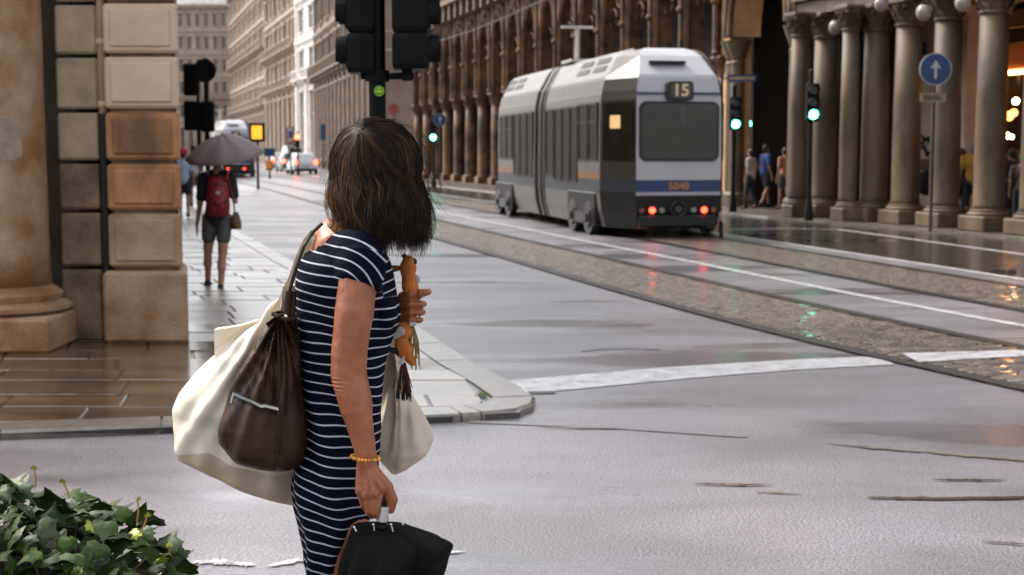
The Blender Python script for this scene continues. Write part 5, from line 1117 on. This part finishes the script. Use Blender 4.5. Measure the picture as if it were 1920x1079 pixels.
# bracelet
beads = [M('yellow_bead', (.75, .36, .04), .3, bump=0), M('orange_bead', (.70, .14, .02), .3, bump=0), M('green_bead', (.20, .26, .04), .3, bump=0)]
BR = thing('bead_bracelet', 'yellow and orange bead bracelet on the wrist of the woman', 'bracelet', W3(684, 860, DA))
cw = W3(685, 858, DA - .01); axw = (W3(688, 868, DA - .01) - W3(683, 835, DA - .01)).normalized(); u = axw.cross(Vector((0, 1, 0))).normalized(); v_ = axw.cross(u)
for k in range(26):
    w = 2*math.pi*k/26; p = cw + (u*math.cos(w) + v_*math.sin(w)) * 24.5/PXM + axw * .0075 * math.cos(w); m = MB(); m.sphere(p, (.0042, .0042, .0042), 8, 6); m.build('bead', beads[(0, 0, 1, 0, 2, 1, 0)[k % 7]], BR, smooth=True)
# --- hair
hc = W3(705, 318, 3.57); HR = Vector((.104, .112, .120)); pole = (W3(676, 246, 3.5) - hc).normalized()
rng = np.random.RandomState(3)
def strands(n, rad0, rad1, r0, steps=26, seed=0, fly=0, ln=(.93, 1.06), thmax=1.25):
    rg = np.random.RandomState(seed); out = []; 
    t1 = pole.cross(Vector((0, 1, 0))).normalized(); t2_ = pole.cross(t1)
    nc = max(1, n // 14)
    cl = [(rg.uniform(0, 2*math.pi), rg.uniform(.03, thmax)**1.0, rg.uniform(0, 6.28), rg.uniform(.6, 1.4), rg.uniform(0, 1), rg.normal(0, .028), rg.normal(0, .015)) for _ in range(nc)]
    for i in range(n):
        c = cl[i % nc]; az = c[0] + rg.normal(0, .07); th = max(.01, c[1] + rg.normal(0, .07)); sc = rg.uniform(rad0, rad1) + (c[5] if rad0 > .95 else 0)
        d = pole*math.cos(th) + (t1*math.cos(az) + t2_*math.sin(az))*math.sin(th)
        p = hc + Vector((d.x*HR.x, d.y*HR.y, d.z*HR.z))*sc; pts = [p.copy()]
        zend = W3(0, 447).z + rg.normal(0, .008) + .02*(1 - sc) + c[6] + (.05*rg.rand() if rg.rand() < .15 else 0)
        if d.x < -.3: zend += .028 * min(1, (-d.x - .3) / .4)
        zend += (1 - rg.uniform(*ln)) * .05
        total = None; ph = c[2] + rg.normal(0, .07); fr_ = c[3]; drift = rg.normal(0, .05) * fly
        for s in range(64):
            r = p - hc; e = Vector((r.x/HR.x, r.y/HR.y, r.z/HR.z)); el = e.length; nrm = Vector((e.x/HR.x, e.y/HR.y, e.z/HR.z)).normalized()
            if r.z > -.02:
                away = -(pole - nrm*pole.dot(nrm)); away = away.normalized() if away.length > 1e-4 else nrm
                g_ = Vector((0, 0, -1)) - nrm*(-nrm.z); 
                dirv = (away * max(.0, 1 - s/16) + g_ * min(1, s/10)).normalized()
            else:
                low = min(1, (-.02 - r.z) / (.10 if r.x < -.05 else .16)); side = Vector((r.x, r.y, 0)).normalized()
                dirv = Vector((0, 0, -1)) + side * (.10 - (.62 if side.x < -.35 else .30)*low + .20*math.sin(ph + s*.3)) 
            dirv = dirv + Vector((.20*max(0, min(1, (hc.z - p.z)/.10)) * (1 if fr_ > .8 else .4), 0, 0)); tang = Vector((-nrm.y, nrm.x, 0)); wv = math.sin(ph + s*.46*fr_)*.55*(min(1, s/12)) + .10*math.sin(ph*3 + s*.9)*min(1, s/12)
            dirv = (dirv + tang*(wv + drift*s*.15) + nrm*(drift*.5 + .30*math.sin(ph*1.7 + s*.38*fr_)*min(1, s/10))).normalized(); p = p + dirv*.0125
            if p.z > hc.z - .02:
                r = p - hc; e = Vector((r.x/HR.x, r.y/HR.y, r.z/HR.z)); l = e.length; p = hc + r*((sc + .02*math.sin(ph + s*.5)*min(1, s/8))/l)
            pts.append(p.copy())
            if p.z < zend: break
        out.append((pts, c[4], th, az))
    return out
HV, HF, HCOL = [], [], []
def ribbonize(sts, r0):
    for pts, cc, th, az in sts:
        n = len(pts)
        if n < 3: continue
        base = len(HV); rr = rng.rand()
        hl = (cc > .92) * (.8 if pts[-1].x < hc.x + .03 else .3) + (rr > .975)*.35 + (.35 * max(0, min(1, (hc.x - pts[-1].x + .02)/.08)) * (cc % .2 > .09)); hl = min(1, hl)
        for i, p in enumerate(pts):
            t = (pts[min(i+1, n-1)] - pts[max(i-1, 0)]); t = t.normalized() if t.length > 1e-9 else Vector((0, 0, -1)); a_ = t.cross(Vector((.3, -1, .1))).normalized(); b_ = t.cross(a_)
            r = r0 * (1 if i < n*.6 else max(.18, 1 - (i - n*.6)/(n*.4)*.85))
            for k in range(3): w = 2.094*k; HV.append(tuple(p + (a_*math.cos(w) + b_*math.sin(w))*r)); HCOL.append(hl * (.35 + .65*math.sin(min(1, i/n*1.3)*math.pi)) + .12*rr)
        for i in range(n-1):
            for k in range(3): k2 = (k+1) % 3; HF.append((base+3*i+k, base+3*i+k2, base+3*i+3+k2, base+3*i+3+k))
ribbonize(strands(3600, .90, 1.0, .0007, seed=1), .0009); ribbonize(strands(3200, .99, 1.06, .0007, seed=2), .0007); ribbonize(strands(700, 1.03, 1.10, .0005, seed=5), .0005); HLF = 1; ribbonize([(p, .95, t, z) for p, c, t, z in strands(260, 1.04, 1.075, .0005, seed=11, thmax=.35)], .0006)
# lighter locks that lie over the mass
lk = [([(672, 243), (688, 256), (704, 276), (722, 296), (730, 312)], 16, 3), ([(670, 246), (664, 290), (668, 325), (684, 345), (704, 362), (716, 384), (730, 402), (752, 414), (778, 412), (800, 402)], 7, 3), ([(668, 246), (655, 268), (640, 300), (632, 340), (636, 372), (628, 400)], 14, 7), ([(672, 243), (667, 275), (661, 315), (672, 348), (690, 352), (700, 372), (712, 396), (738, 420)], 8, 3),
      ([(722, 300), (745, 322), (762, 338), (776, 356), (784, 380), (796, 394)], 14, 5), ([(640, 330), (632, 350), (640, 376), (652, 396), (646, 420), (640, 436)], 18, 8), ([(650, 340), (660, 366), (652, 392), (660, 416), (650, 440)], 14, 8), ([(700, 330), (712, 352), (706, 380), (716, 408), (708, 436)], 9, 7), ([(630, 400), (622, 420), (612, 436), (603, 446)], 22, 4), ([(645, 415), (632, 430), (622, 440), (618, 450)], 14, 4), ([(790, 300), (806, 345), (815, 385), (835, 405)], 5, 6), ([(785, 262), (803, 300), (812, 350), (826, 372)], 5, 6), ([(780, 380), (790, 410), (800, 432), (797, 446)], 16, 5)]
rl = np.random.RandomState(21)
def hy(px, py):
    q = W3(px, py, 3.5); ex_, ez_ = (q.x - hc.x)/(HR.x*1.1), min(0.98, max(0, (q.z - hc.z)/(HR.z*1.1))); 
    return hc.y - HR.y*1.10*math.sqrt(max(.02, 1 - min(.98, ex_*ex_ + ez_*ez_))) + max(0, (hc.z - q.z - .08))*.25
for pts_, n_, sp_ in lk:
    pts_ = np.array(pts_, float); tt = np.linspace(0, 1, len(pts_)); t2l = np.linspace(0, 1, 26)
    for i in range(n_):
        ox, oy, ph = rl.normal(0, sp_), rl.normal(0, sp_*.7), rl.rand()*6; w_ = np.minimum(1, t2l*4 + .15); xs_ = np.interp(t2l, tt, pts_[:, 0]); ys_ = np.interp(t2l, tt, pts_[:, 1])
        for _ in range(3): xs_[1:-1] = (xs_[:-2] + 2*xs_[1:-1] + xs_[2:])/4; ys_[1:-1] = (ys_[:-2] + 2*ys_[1:-1] + ys_[2:])/4
        P_l = [W3(xs_[k] + ox*w_[k] + 1.5*math.sin(ph + k*.5)*w_[k], ys_[k] + oy*w_[k], hy(xs_[k] + ox*w_[k], ys_[k]) - .003 - .002*rl.rand()) for k in range(26)]
        ribbonize([(P_l, .95 if i % 3 else .5, 0, 0)], .00055)
# loose flyaway hairs on the windward side
fly = []
rg = np.random.RandomState(9)
for i in range(130):
    st = W3(rg.uniform(760, 796), rg.uniform(250, 400), 3.5 + rg.uniform(0, .12)); p = st; d = Vector((rg.uniform(.1, .9), 0, rg.uniform(-1.2, -.3))).normalized(); pts = [p.copy()]; cv = rg.normal(0, .1) - .03
    for s in range(int(rg.uniform(6, 17))): d = (d + Vector((cv, 0, -.06 + .05*math.sin(s)))).normalized(); p = p + d*.0085; pts.append(p.copy())
    fly.append((pts, 0, 0, 0))
for i in range(120):
    w = rg.uniform(math.pi*.05, math.pi*1.0); p = hc + Vector((math.cos(w)*.118, rg.uniform(-.05, .03), math.sin(w)*.124)); d = Vector((-math.sin(w)*rg.choice((-1, 1)), 0, math.cos(w)*.3)) + Vector((math.cos(w), 0, math.sin(w)))*rg.uniform(.15, .6); d = d.normalized(); pts = [p.copy()]
    for s in range(int(rg.uniform(4, 9))): d = (d + Vector((math.sin(w)*.1, 0, -.14))).normalized(); p = p + d*.006; pts.append(p.copy())
    fly.append((pts, 0, 0, 0))
ribbonize(fly, .00036)
hm = bpy.data.materials.new('brown_hair'); hm.use_nodes = True; N, L = hm.node_tree.nodes, hm.node_tree.links; b = N['Principled BSDF']
b.inputs['Roughness'].default_value = .45; b.inputs['Specular IOR Level'].default_value = .28; b.inputs['Anisotropic'].default_value = .6
atn = N.new('ShaderNodeAttribute'); atn.attribute_name = 'hl'; mx = N.new('ShaderNodeMix'); mx.data_type = 'RGBA'; mx.inputs[6].default_value = (.0065, .0034, .0022, 1); mx.inputs[7].default_value = (.19, .09, .036, 1); L.new(atn.outputs['Fac'], mx.inputs[0]); L.new(mx.outputs[2], b.inputs['Base Color'])
me = mesh(HV, HF, 'hair', True); at_ = me.attributes.new('hl', 'FLOAT', 'POINT'); at_.data.foreach_set('value', np.array(HCOL, np.float32))
hair = put('hair', me, hm, WT)
capm_ = blob_mesh([('e', hc, (HR.x*.9, HR.y*.9, HR.z*.9)), ('e', hc + Vector((0, .0, -.08)), (.090, .092, .095)), ('e', hc + Vector((.015, .0, -.13)), (.074, .072, .050))], .006, 6, 'hair'); put('hair_underlayer', capm_, M('dark_hair', (.008, .005, .003), .6, bump=.2), hair)

# ================================================================ BAGS
canvas = M('cream_canvas', (.72, .64, .53), .85, scale=5, var=.08, bump=.4, bscale=500, bd=.0008); canvas_shade = M('canvas_underside_shade', (.52, .42, .31), .85, scale=5, var=.1, bump=.4, bscale=500, bd=.0008)
leather = M('brown_leather', (.052, .022, .009), .52, scale=9, col2=(.011, .0045, .002), bump=.6, bscale=260, spec=.28, det=9, bd=.0012)
def wr(src, k=1.0, f=1.0):
    sx, sz = W3(*src)[0], W3(*src)[2]
    def d(p, py, a, px):
        v = Vector(p); dx_, dz_ = v.x - sx, v.z - sz; an = math.atan2(dx_, -dz_ + 1e-6); r = math.hypot(dx_, dz_)
        n = (.010*math.sin(an*19*f + 2*noise.noise(v*9)) + .006*math.sin(an*41*f + 3*noise.noise(v*5 + Vector((3, 0, 0))))) * math.exp(-r*3.0)*1.6 + noise.noise(v*11)*.008 + noise.noise(v*26)*.0022
        return np.array((math.cos(a)*.45, math.sin(a), 0)) * n * k
    return d
T = thing('tote_bag', 'large cream canvas tote bag hanging behind the brown leather bag', 'bag', W3(470, 900, 3.66))
rows = [(532, 544, 556, 3.60, .012), (560, 525, 560, 3.60, .02), (585, 505, 562, 3.61, .04), (600, 490, 562, 3.62, .06), (616, 462, 563, 3.63, .08), (640, 425, 563, 3.64, .10), (665, 400, 564, 3.64, .115), (700, 368, 566, 3.65, .13), (735, 338, 568, 3.65, .135), (765, 323, 570, 3.65, .135), (800, 325, 573, 3.65, .13), (835, 332, 577, 3.65, .125), (858, 342, 578, 3.65, .115), (885, 384, 580, 3.65, .10), (905, 430, 582, 3.65, .085), (925, 475, 582, 3.65, .065), (940, 520, 582, 3.65, .045), (950, 560, 580, 3.65, .02)]
lt = loftpx(rows, 150, 170, .92, wr((548, 520, 3.6), 2.0)); to = put('bag_body', blob_mesh([], .0035, 2, 'bag', extra=lt), canvas, T)
# shade on the tote's underside, painted in as a tan lower band
me = to.data; me.materials.append(canvas_shade); a = verts(me) + np.array(T.location); zl = []
pts = np.array([(W3(x, y, 3.6)[0], W3(x, y, 3.6)[2]) for x, y in ((300, 838), (340, 850), (400, 838), (440, 862), (520, 885), (600, 880))])
for p in me.polygons:
    c = a[list(p.vertices)].mean(0); 
    if c[2] < np.interp(c[0], pts[:, 0], pts[:, 1]): p.material_index = 1
# open top flap
m = MB(); fp = [(401, 619), (425, 616), (452, 611), (480, 602), (505, 585), (530, 560), (520, 600), (470, 650), (430, 690), (404, 690), (402, 655)]
V = [tuple(W3(x, y, 3.60 - .012*math.sin(i))) for i, (x, y) in enumerate(fp)]; V2 = [(x, y + .05, z) for x, y, z in V]; m.add(V + V2, [tuple(range(11)), tuple(range(21, 10, -1))] + [(i, (i+1) % 11, 11 + (i+1) % 11, 11 + i) for i in range(11)]); fl_ = m.build('top_flap', M('cream_lining', (.74, .66, .52), .85, bump=.2, bscale=400), T)
def band(mb, pts, w, th=.004):
    pts = [Vector(p) for p in pts]; R = []
    for i, p in enumerate(pts):
        t = (pts[min(i+1, len(pts)-1)] - pts[max(i-1, 0)]).normalized(); s = t.cross(Vector((0, 1, 0))).normalized()*w/2; n = Vector((0, th/2, 0)); R.append([tuple(p - s - n), tuple(p + s - n), tuple(p + s + n), tuple(p - s + n)])
    mb.ring(R)
m = MB(); band(m, [W3(512, 590, 3.575), W3(530, 560, 3.57), W3(548, 520, 3.56), W3(562, 480, 3.54), W3(575, 452, 3.54), W3(588, 436, 3.55)], .017); m.build('strap', M('beige_strap', (.62, .47, .30), .85, bump=.2, bscale=400), T)
m = MB(); band(m, [W3(545, 590, 3.60), W3(556, 540, 3.60), W3(566, 480, 3.56), W3(585, 444, 3.54)], .02); m.build('strap', canvas, T)
T = thing('leather_bag', 'dark brown leather shoulder bag with a silver zip', 'bag', W3(495, 880, 3.46))
rows = [(588, 513, 551, 3.49, .018), (600, 508, 553, 3.49, .028), (620, 497, 557, 3.485, .036), (645, 478, 560, 3.48, .044), (670, 462, 563, 3.475, .050), (700, 445, 567, 3.47, .058), (740, 431, 571, 3.465, .064), (780, 418, 575, 3.46, .070), (805, 411, 576, 3.46, .073), (830, 413, 575, 3.46, .072), (850, 425, 572, 3.46, .068), (866, 448, 567, 3.46, .058), (876, 475, 558, 3.46, .045), (881, 500, 545, 3.46, .02)]
def ld(p, py, a, px):
    d = wr((530, 585, 3.48), .8)(p, py, a, px)
    f = max(0, 1 - (py - 588) / 190)
    d = d + np.array((0, -1, 0)) * (-.0045 * math.exp(-((px - 521 - (py - 620)*.002)/3.0)**2) * (py > 610)) * (math.sin(a) < 0) + np.array((0, math.sin(a), 0)) * f * .006 * math.sin(px * .55)
    zy = 738 + (px - 437) * .34
    if 437 < px < 523 and math.sin(a) < 0: d = d + np.array((0, 1, 0)) * .003 * math.exp(-((py - zy)/5.0)**2) - np.array((0, 1, 0)) * .003 * (py > zy)
    return d
lb = loftpx(rows, 170, 200, .9, ld); autosmooth(lb.build('bag_body', leather, T), 60)
def front_y(px, py, rows=rows):
    r = interp_rows(rows, 170); i = int(np.argmin(abs(r[:, 0] - py))); l, rr_, D, hd = r[i, 1:]; c, hw = (l + rr_)/2, (rr_ - l)/2; ca = np.clip((px - c)/hw, -1, 1); sa = math.sqrt(max(0, 1 - abs(ca)**(2/.9)))**.9
    return D - hd*sa
zipm = M('zip_metal', (.75, .73, .68), .3, metal=.85, bump=0)
zp = [(437, 738), (455, 746), (475, 754), (490, 762), (497, 761), (510, 764), (522, 767)]
zpp = [W3(x, y, front_y(x, y) - .010) for x, y in zp]; m = MB(); band(m, zpp, .013, .003); zt_ = m.build('zip_tape', M('black_tape', (.012, .01, .01), .7), T)
m = MB()
tot = 60
for i in range(tot):
    f = i / (tot - 1) * (len(zpp) - 1); k = min(int(f), len(zpp) - 2); p = zpp[k].lerp(zpp[k+1], f - k) - Vector((0, .003, 0)); m.box(p - Vector((.0008, .001, .0032)), p + Vector((.0008, .001, .0032)))
m.build('zip_teeth', zipm, zt_); m = MB(); m.box(W3(435, 744, front_y(437, 742) - .02), W3(439, 738, front_y(437, 742) - .012)); m.tube([W3(437, 741, front_y(437, 742) - .016), W3(433, 756, front_y(437, 750) - .010)], .0022, 6); m.build('zip_pull', zipm, zt_)
m = MB(); m.tube([W3(537, 596, 3.475), W3(540, 570, 3.475), W3(543, 546, 3.475)], .0095, 10); m.tube([W3(546, 594, 3.48), W3(549, 570, 3.48), W3(550, 546, 3.48)], .008, 10); m.build('strap_sleeve', leather, T)
m = MB(); m.tube([W3(543, 546, 3.475), W3(556, 500, 3.45), W3(570, 462, 3.45), W3(586, 436, 3.46), W3(603, 420, 3.50)], .0045, 8); m.build('strap', M('black_cord', (.012, .011, .011), .5), T)
m = MB(); m.tube([W3(521 + (y - 620)*.006, y, front_y(521, y) - .0035) for y in range(618, 862, 12)], .0016, 5); m.tube([W3(528 + (y - 620)*.006, y, front_y(528, y) - .0025) for y in range(618, 862, 12)], .0012, 5); m.build('seam', M('dark_thread', (.008, .004, .002), .6), T); m = MB(); m.sphere(W3(537, 594, 3.462), .005, 10, 6); m.build('rivet', zipm, T)
m = MB(); m.tube([W3(512, 589, 3.47), W3(525, 597, 3.462), W3(540, 600, 3.462), W3(552, 597, 3.47)], .006, 8); m.tube([W3(512, 589, 3.47), W3(522, 586, 3.49), W3(540, 588, 3.50), W3(552, 596, 3.48)], .005, 8); m.build('gathered_rim', leather, T)
# canvas bag in front
T = thing('canvas_bag', 'off white canvas bag hanging from the far arm in front of the woman', 'bag', W3(760, 890, 3.80))
rows = [(648, 728, 748, 3.76, .02), (665, 722, 752, 3.77, .035), (700, 718, 762, 3.78, .05), (740, 712, 778, 3.79, .065), (780, 707, 797, 3.80, .075), (805, 704, 808, 3.80, .08), (825, 703, 814, 3.80, .08), (845, 705, 808, 3.80, .075), (865, 712, 782, 3.80, .06), (880, 722, 758, 3.80, .04), (890, 732, 742, 3.80, .01)]
lc = loftpx(rows, 120, 130, .92, wr((738, 640, 3.76), 1.7, .8)); put('bag_body', blob_mesh([], .0035, 2, 'bag', extra=lc), M('off_white_canvas', (.60, .51, .40), .85, scale=5, var=.08, bump=.4, bscale=500, bd=.0008), T)
m = MB(); band(m, [W3(733, 660, 3.75), W3(740, 635, 3.74), W3(748, 600, 3.70), W3(752, 580, 3.68)], .02); m.build('strap', canvas, T)
# folded umbrella
blackc = M('black_umbrella_cloth', (.004, .004, .004), .8, scale=8, var=.3, bump=.3, bscale=300, spec=.12, bd=.001)
T = thing('folded_umbrella', 'loosely folded black umbrella hanging from the near hand of the woman', 'umbrella', W3(735, 1079, 3.39))
def uf(p, py, a, px):
    k = min(1, max(0, (py - 975) / 50)); return np.array((math.cos(a), math.sin(a), 0)) * (.014*k*abs(math.sin(a*4 + 1.2)) - .008*k + .003*k*math.sin(a*13) + .003*noise.noise(Vector(p)*20))
rows = [(984, 664, 757, 3.40, .02), (987, 662, 766, 3.40, .05), (1000, 660, 796, 3.395, .07), (1010, 656, 820, 3.39, .09), (1021, 653, 846, 3.39, .10), (1032, 648, 843, 3.39, .11), (1050, 642, 834, 3.39, .12), (1079, 636, 826, 3.39, .115), (1130, 650, 812, 3.39, .10), (1250, 690, 775, 3.39, .05), (1300, 715, 745, 3.39, .02)]
lu = loftpx(rows, 80, 150, .95, uf); autosmooth(lu.build('canopy', blackc, T), 50)
silver = M('brushed_silver', (.62, .62, .62), .28, metal=.9, bump=0)
up = W3(719, 949, 3.374); dn = W3(717, 977, 3.374); m = MB(); m.tube([up, dn], .0145, 24); m.build('silver_collar', silver, T, smooth=False)
m = MB(); m.tube([W3(716, 905, 3.39), W3(719, 950, 3.398)], .0135, 16); m.build('handle', black_metal, T); m = MB(); m.tube([dn, W3(716, 1000, 3.37)], [.011, .006], 12); m.lathe(W3(717, 986, 3.372), [(.006, -.01), (.014, -.004), (.014, .004), (.007, .008)], 12); m.build('runner', black_metal, T)
for x, y, x2, y2, d in ((664, 989, 668, 997, 3.34), (700, 984, 702, 1000, 3.36), (733, 984, 738, 1002, 3.36), (755, 983, 757, 1004, 3.39), (842, 1020, 826, 1034, 3.41), (693, 989, 700, 1004, 3.42)): m = MB(); m.tube([W3(x, y, d), W3(x2, y2, d)], .0022, 6); m.sphere(W3(x, y, d), .0035, 8, 6); m.build('rib_tip', silver, T)

# toys
org = M('orange_wool', (.46, .135, .018), .8, scale=30, var=.3, bump=.5, bscale=220, bd=.002); dko = M('dark_orange_wool', (.24, .08, .02), .8, scale=30); brn = M('grey_brown_horn', (.12, .085, .065), .6); gwh = M('grey_felt', (.50, .47, .45), .85)
T = thing('giraffe_toy', 'upper orange giraffe toy with black muzzle held upright in the fist', 'toy', W3(768, 560, 3.63))
D = 3.625
put('head_and_neck', blob_mesh([('c', W3(766, 491, D), .017, W3(765, 510, D), .020), ('e', W3(765, 503, D), (.022, .020, .024)), ('c', W3(768, 524, D), .021, W3(769, 538, D), .022), ('c', W3(770, 540, D), .018, W3(770, 565, D+.01), .010)], .0018, 3, 'toy'), org, T)
put('ear', blob_mesh([('f', W3(752, 503, D), .006, W3(738, 504, D), .0095, .5, (0, 1, 0))], .0015, 3, 'ear'), dko, T)
m = MB(); m.tube([W3(762, 489, D), W3(760, 482, D), W3(755, 477, D)], [.0075, .007, .005], 10); m.build('horn', brn, T, smooth=True)
put('muzzle', blob_mesh([('e', W3(775, 491, D), (.0095, .010, .010)), ('e', W3(774, 499, D), (.006, .006, .009))], .0015, 2, 'm'), ink, T); m = MB(); m.sphere(W3(782, 524, D - .005), (.008, .008, .010), 12, 8); m.build('felt_patch', gwh, T, smooth=True)
T = thing('giraffe_toy', 'lower orange giraffe toy hanging upside down over a black tassel', 'toy', W3(755, 650, 3.64))
D = 3.635
put('head_and_neck', blob_mesh([('e', W3(758, 621, D), (.022, .020, .026)), ('c', W3(753, 640, D), .018, W3(758, 655, D), .026), ('c', W3(758, 658, D), .023, W3(773, 679, D), .011)], .0018, 3, 'toy'), org, T)
put('felt_wing', blob_mesh([('f', W3(739, 632, D - .015), .008, W3(751, 622, D - .018), .013, .35, (0, 1, 0))], .0015, 2, 'w'), gwh, T)
put('muzzle', blob_mesh([('c', W3(730, 655, D - .01), .006, W3(748, 660, D - .012), .010)], .0015, 2, 'm'), ink, T)
put('felt_ear', blob_mesh([('f', W3(757, 670, D - .018), .004, W3(752, 680, D - .018), .007, .35, (0, 1, 0))], .0015, 2, 'm'), gwh, T)
rg = np.random.RandomState(4)
for nm, mt, x0, y0, y1, n, sp in (('black_tassel', ink, 757, 680, 748, 46, 15), ('red_strand', M('red_yarn', (.35, .02, .02), .8), 757, 680, 738, 8, 24), ('orange_strand', org, 760, 690, 742, 7, 10)):
    m = MB()
    for i in range(n): dx_ = rg.uniform(-1, 1); m.tube([W3(x0 + dx_*3, y0, D), W3(x0 + dx_*sp*.6, y0 + 25, D - .01), W3(x0 + dx_*sp, y1 + rg.uniform(-12, 6), D - .006 + rg.uniform(-.01, .01))], .0013, 5)
    m.build(nm, mt, T)
m = MB()
for i in range(16): x = rg.uniform(768, 785); m.tube([W3(774, 606, 3.63), W3(x, 640, 3.625), W3(x + rg.uniform(-4, 6), rg.uniform(655, 696), 3.63)], .0012, 5)
m.build('gold_strings', M('gold_string', (.32, .21, .09), .5), T)
m = MB()
for i in range(8): x = rg.uniform(764, 777); m.tube([W3(770, 606, 3.635), W3(x, 635, 3.63), W3(x + rg.uniform(-3, 3), rg.uniform(650, 672), 3.63)], .0018, 5)
m.build('dark_strings', ink, T)
m = MB(); m.box(W3(768, 612, 3.615), W3(780, 604, 3.618)); m.build('paper_tag', swhite, T)

# ================================================================ IVY HEDGE in the lower left corner
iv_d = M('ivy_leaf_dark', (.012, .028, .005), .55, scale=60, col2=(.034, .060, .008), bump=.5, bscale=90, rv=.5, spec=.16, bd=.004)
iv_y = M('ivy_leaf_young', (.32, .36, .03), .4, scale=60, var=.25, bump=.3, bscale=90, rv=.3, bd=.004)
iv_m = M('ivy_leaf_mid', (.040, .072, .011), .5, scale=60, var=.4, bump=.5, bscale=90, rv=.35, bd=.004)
def leafmesh(seed, mt):
    r_ = random.Random(seed); out = [(0, -.05), (.28, -.16), (.62, .02), (.50, .22), (.62, .50), (.40, .48), (.20, .62), (0, 1.02), (-.20, .62), (-.40, .50), (-.62, .46), (-.50, .22), (-.60, .0), (-.28, -.16)]
    V = [(0, .30, .02)]; out = [(x*(1 + r_.uniform(-.1, .1)), y*(1 + r_.uniform(-.08, .08))) for x, y in out]
    for x, y in out: V.append((x, y, -.22*abs(x)**1.2 - .14*(y - .3)**2 + r_.uniform(-.04, .04)))
    for x, y in out: V.append((x*.5, .3 + (y - .3)*.5, .035 - .05*abs(x) + (.03 if abs(x) > .2 else -.01)))
    n = len(out); F = [(0, 1 + n + i, 1 + n + (i+1) % n) for i in range(n)] + [(1 + n + i, 1 + i, 1 + (i+1) % n, 1 + n + (i+1) % n) for i in range(n)]
    me = mesh(V, F, 'leaf', True); me.materials.append(mt); return me
lv = [leafmesh(i, iv_d) for i in range(5)] + [leafmesh(20 + i, iv_m) for i in range(3)]; lvy = [leafmesh(40 + i, iv_y) for i in range(3)]
IV = thing('ivy_hedge', 'dark green ivy hedge with yellow young leaves in the lower left corner', 'hedge', (-1.35, 3.25, 0))
# the clump's outline: height over the ground falls to the right
def top_z(x):
    pts = [(-60, 885), (0, 893), (40, 905), (90, 912), (140, 925), (190, 935), (230, 950), (255, 985), (275, 1012), (300, 1025), (320, 1055), (330, 1090), (350, 1200)]
    return pts
IX = [W3(a, b, 3.2)[0] for a, b in top_z(0)]; IZ = [W3(a, b + 22, 3.2)[2] for a, b in top_z(0)]
def surf(x, y):
    z = float(np.interp(x, IX, IZ)); return z - .9*(y - 3.2)**2 - (0 if y > 3.2 else .25*(3.2 - y))
leaves = []; rg = random.Random(12)
for i in range(900):
    x = rg.uniform(-1.95, -.755); y = rg.uniform(2.75, 3.45); dep = abs(rg.gauss(0, .035)) if i % 3 else rg.uniform(.03, .14)
    leaves.append((dep, x, y, surf(x, y) - dep - .01))
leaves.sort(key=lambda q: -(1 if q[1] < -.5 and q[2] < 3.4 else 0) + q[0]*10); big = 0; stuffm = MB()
mats_i = []
for j, (dep, x, y, z) in enumerate(leaves):
    young = rg.random() < .16; me = rg.choice(lvy if young else lv); s = rg.uniform(.042, .072) * (.62 if young else 1)
    rot = Matrix.Rotation(rg.uniform(0, 6.28), 4, 'Z') @ Matrix.Rotation(rg.uniform(.1, 1.0), 4, 'X')
    if rg.random() < .6: rot = Matrix.Rotation(rg.gauss(0, .9), 4, 'Z') @ Matrix.Rotation(rg.uniform(.3, 1.15) - 0, 4, 'X') @ Matrix.Rotation(math.pi + rg.gauss(0, .7), 4, 'Z')
    if j < 298:
        o = link(bpy.data.objects.new('leaf', me)); o.parent = IV; o.matrix_basis = Matrix.Translation(Vector((x, y, z)) - IV.location) @ rot @ Matrix.Scale(s, 4)
    else:
        mm = Matrix.Translation(Vector((x, y, z))) @ rot @ Matrix.Scale(s, 4); stuffm.add([tuple(mm @ v.co) for v in me.vertices], [tuple(p.vertices) for p in me.polygons])
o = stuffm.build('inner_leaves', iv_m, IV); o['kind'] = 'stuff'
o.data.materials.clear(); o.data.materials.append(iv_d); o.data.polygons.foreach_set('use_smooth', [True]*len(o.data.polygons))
m = MB()
for i in range(60):
    x, y = rg.uniform(-1.9, -.82), rg.uniform(2.85, 3.4); z = surf(x, y); m.tube([(x, y, .55), (x + rg.uniform(-.1, .1), y, z*.8), (x + rg.uniform(-.08, .08), y + rg.uniform(-.05, .05), z - .05)], .0025, 5)
o = m.build('stems', M('ivy_stem', (.10, .06, .03), .8), IV); o['kind'] = 'stuff'
for px, py, px2, py2 in ((256, 985, 258, 938), (262, 1000, 276, 968), (66, 915, 64, 880), (316, 1040, 318, 1024), (130, 935, 118, 905)):
    m = MB(); m.tube([W3(px, py, 3.2), W3((px+px2)/2 + 2, (py+py2)/2, 3.2), W3(px2, py2, 3.2)], .002, 5); m.build('shoot', M('young_shoot', (.32, .16, .05), .6), IV)
    o = link(bpy.data.objects.new('leaf_bud', lvy[0])); o.parent = IV; o.location = W3(px2, py2, 3.2) - IV.location; o.scale = (.013,)*3; o.rotation_euler = (1.2, 0, rg.uniform(0, 6))
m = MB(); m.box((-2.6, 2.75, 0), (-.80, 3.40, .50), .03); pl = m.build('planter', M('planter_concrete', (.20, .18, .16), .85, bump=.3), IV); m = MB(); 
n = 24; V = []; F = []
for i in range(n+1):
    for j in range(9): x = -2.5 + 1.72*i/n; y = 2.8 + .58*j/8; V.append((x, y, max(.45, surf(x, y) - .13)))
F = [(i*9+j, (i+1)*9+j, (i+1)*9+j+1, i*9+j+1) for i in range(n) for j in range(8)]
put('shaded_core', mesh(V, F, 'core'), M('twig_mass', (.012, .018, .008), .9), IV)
# wisps of hair that lie over the bare nape
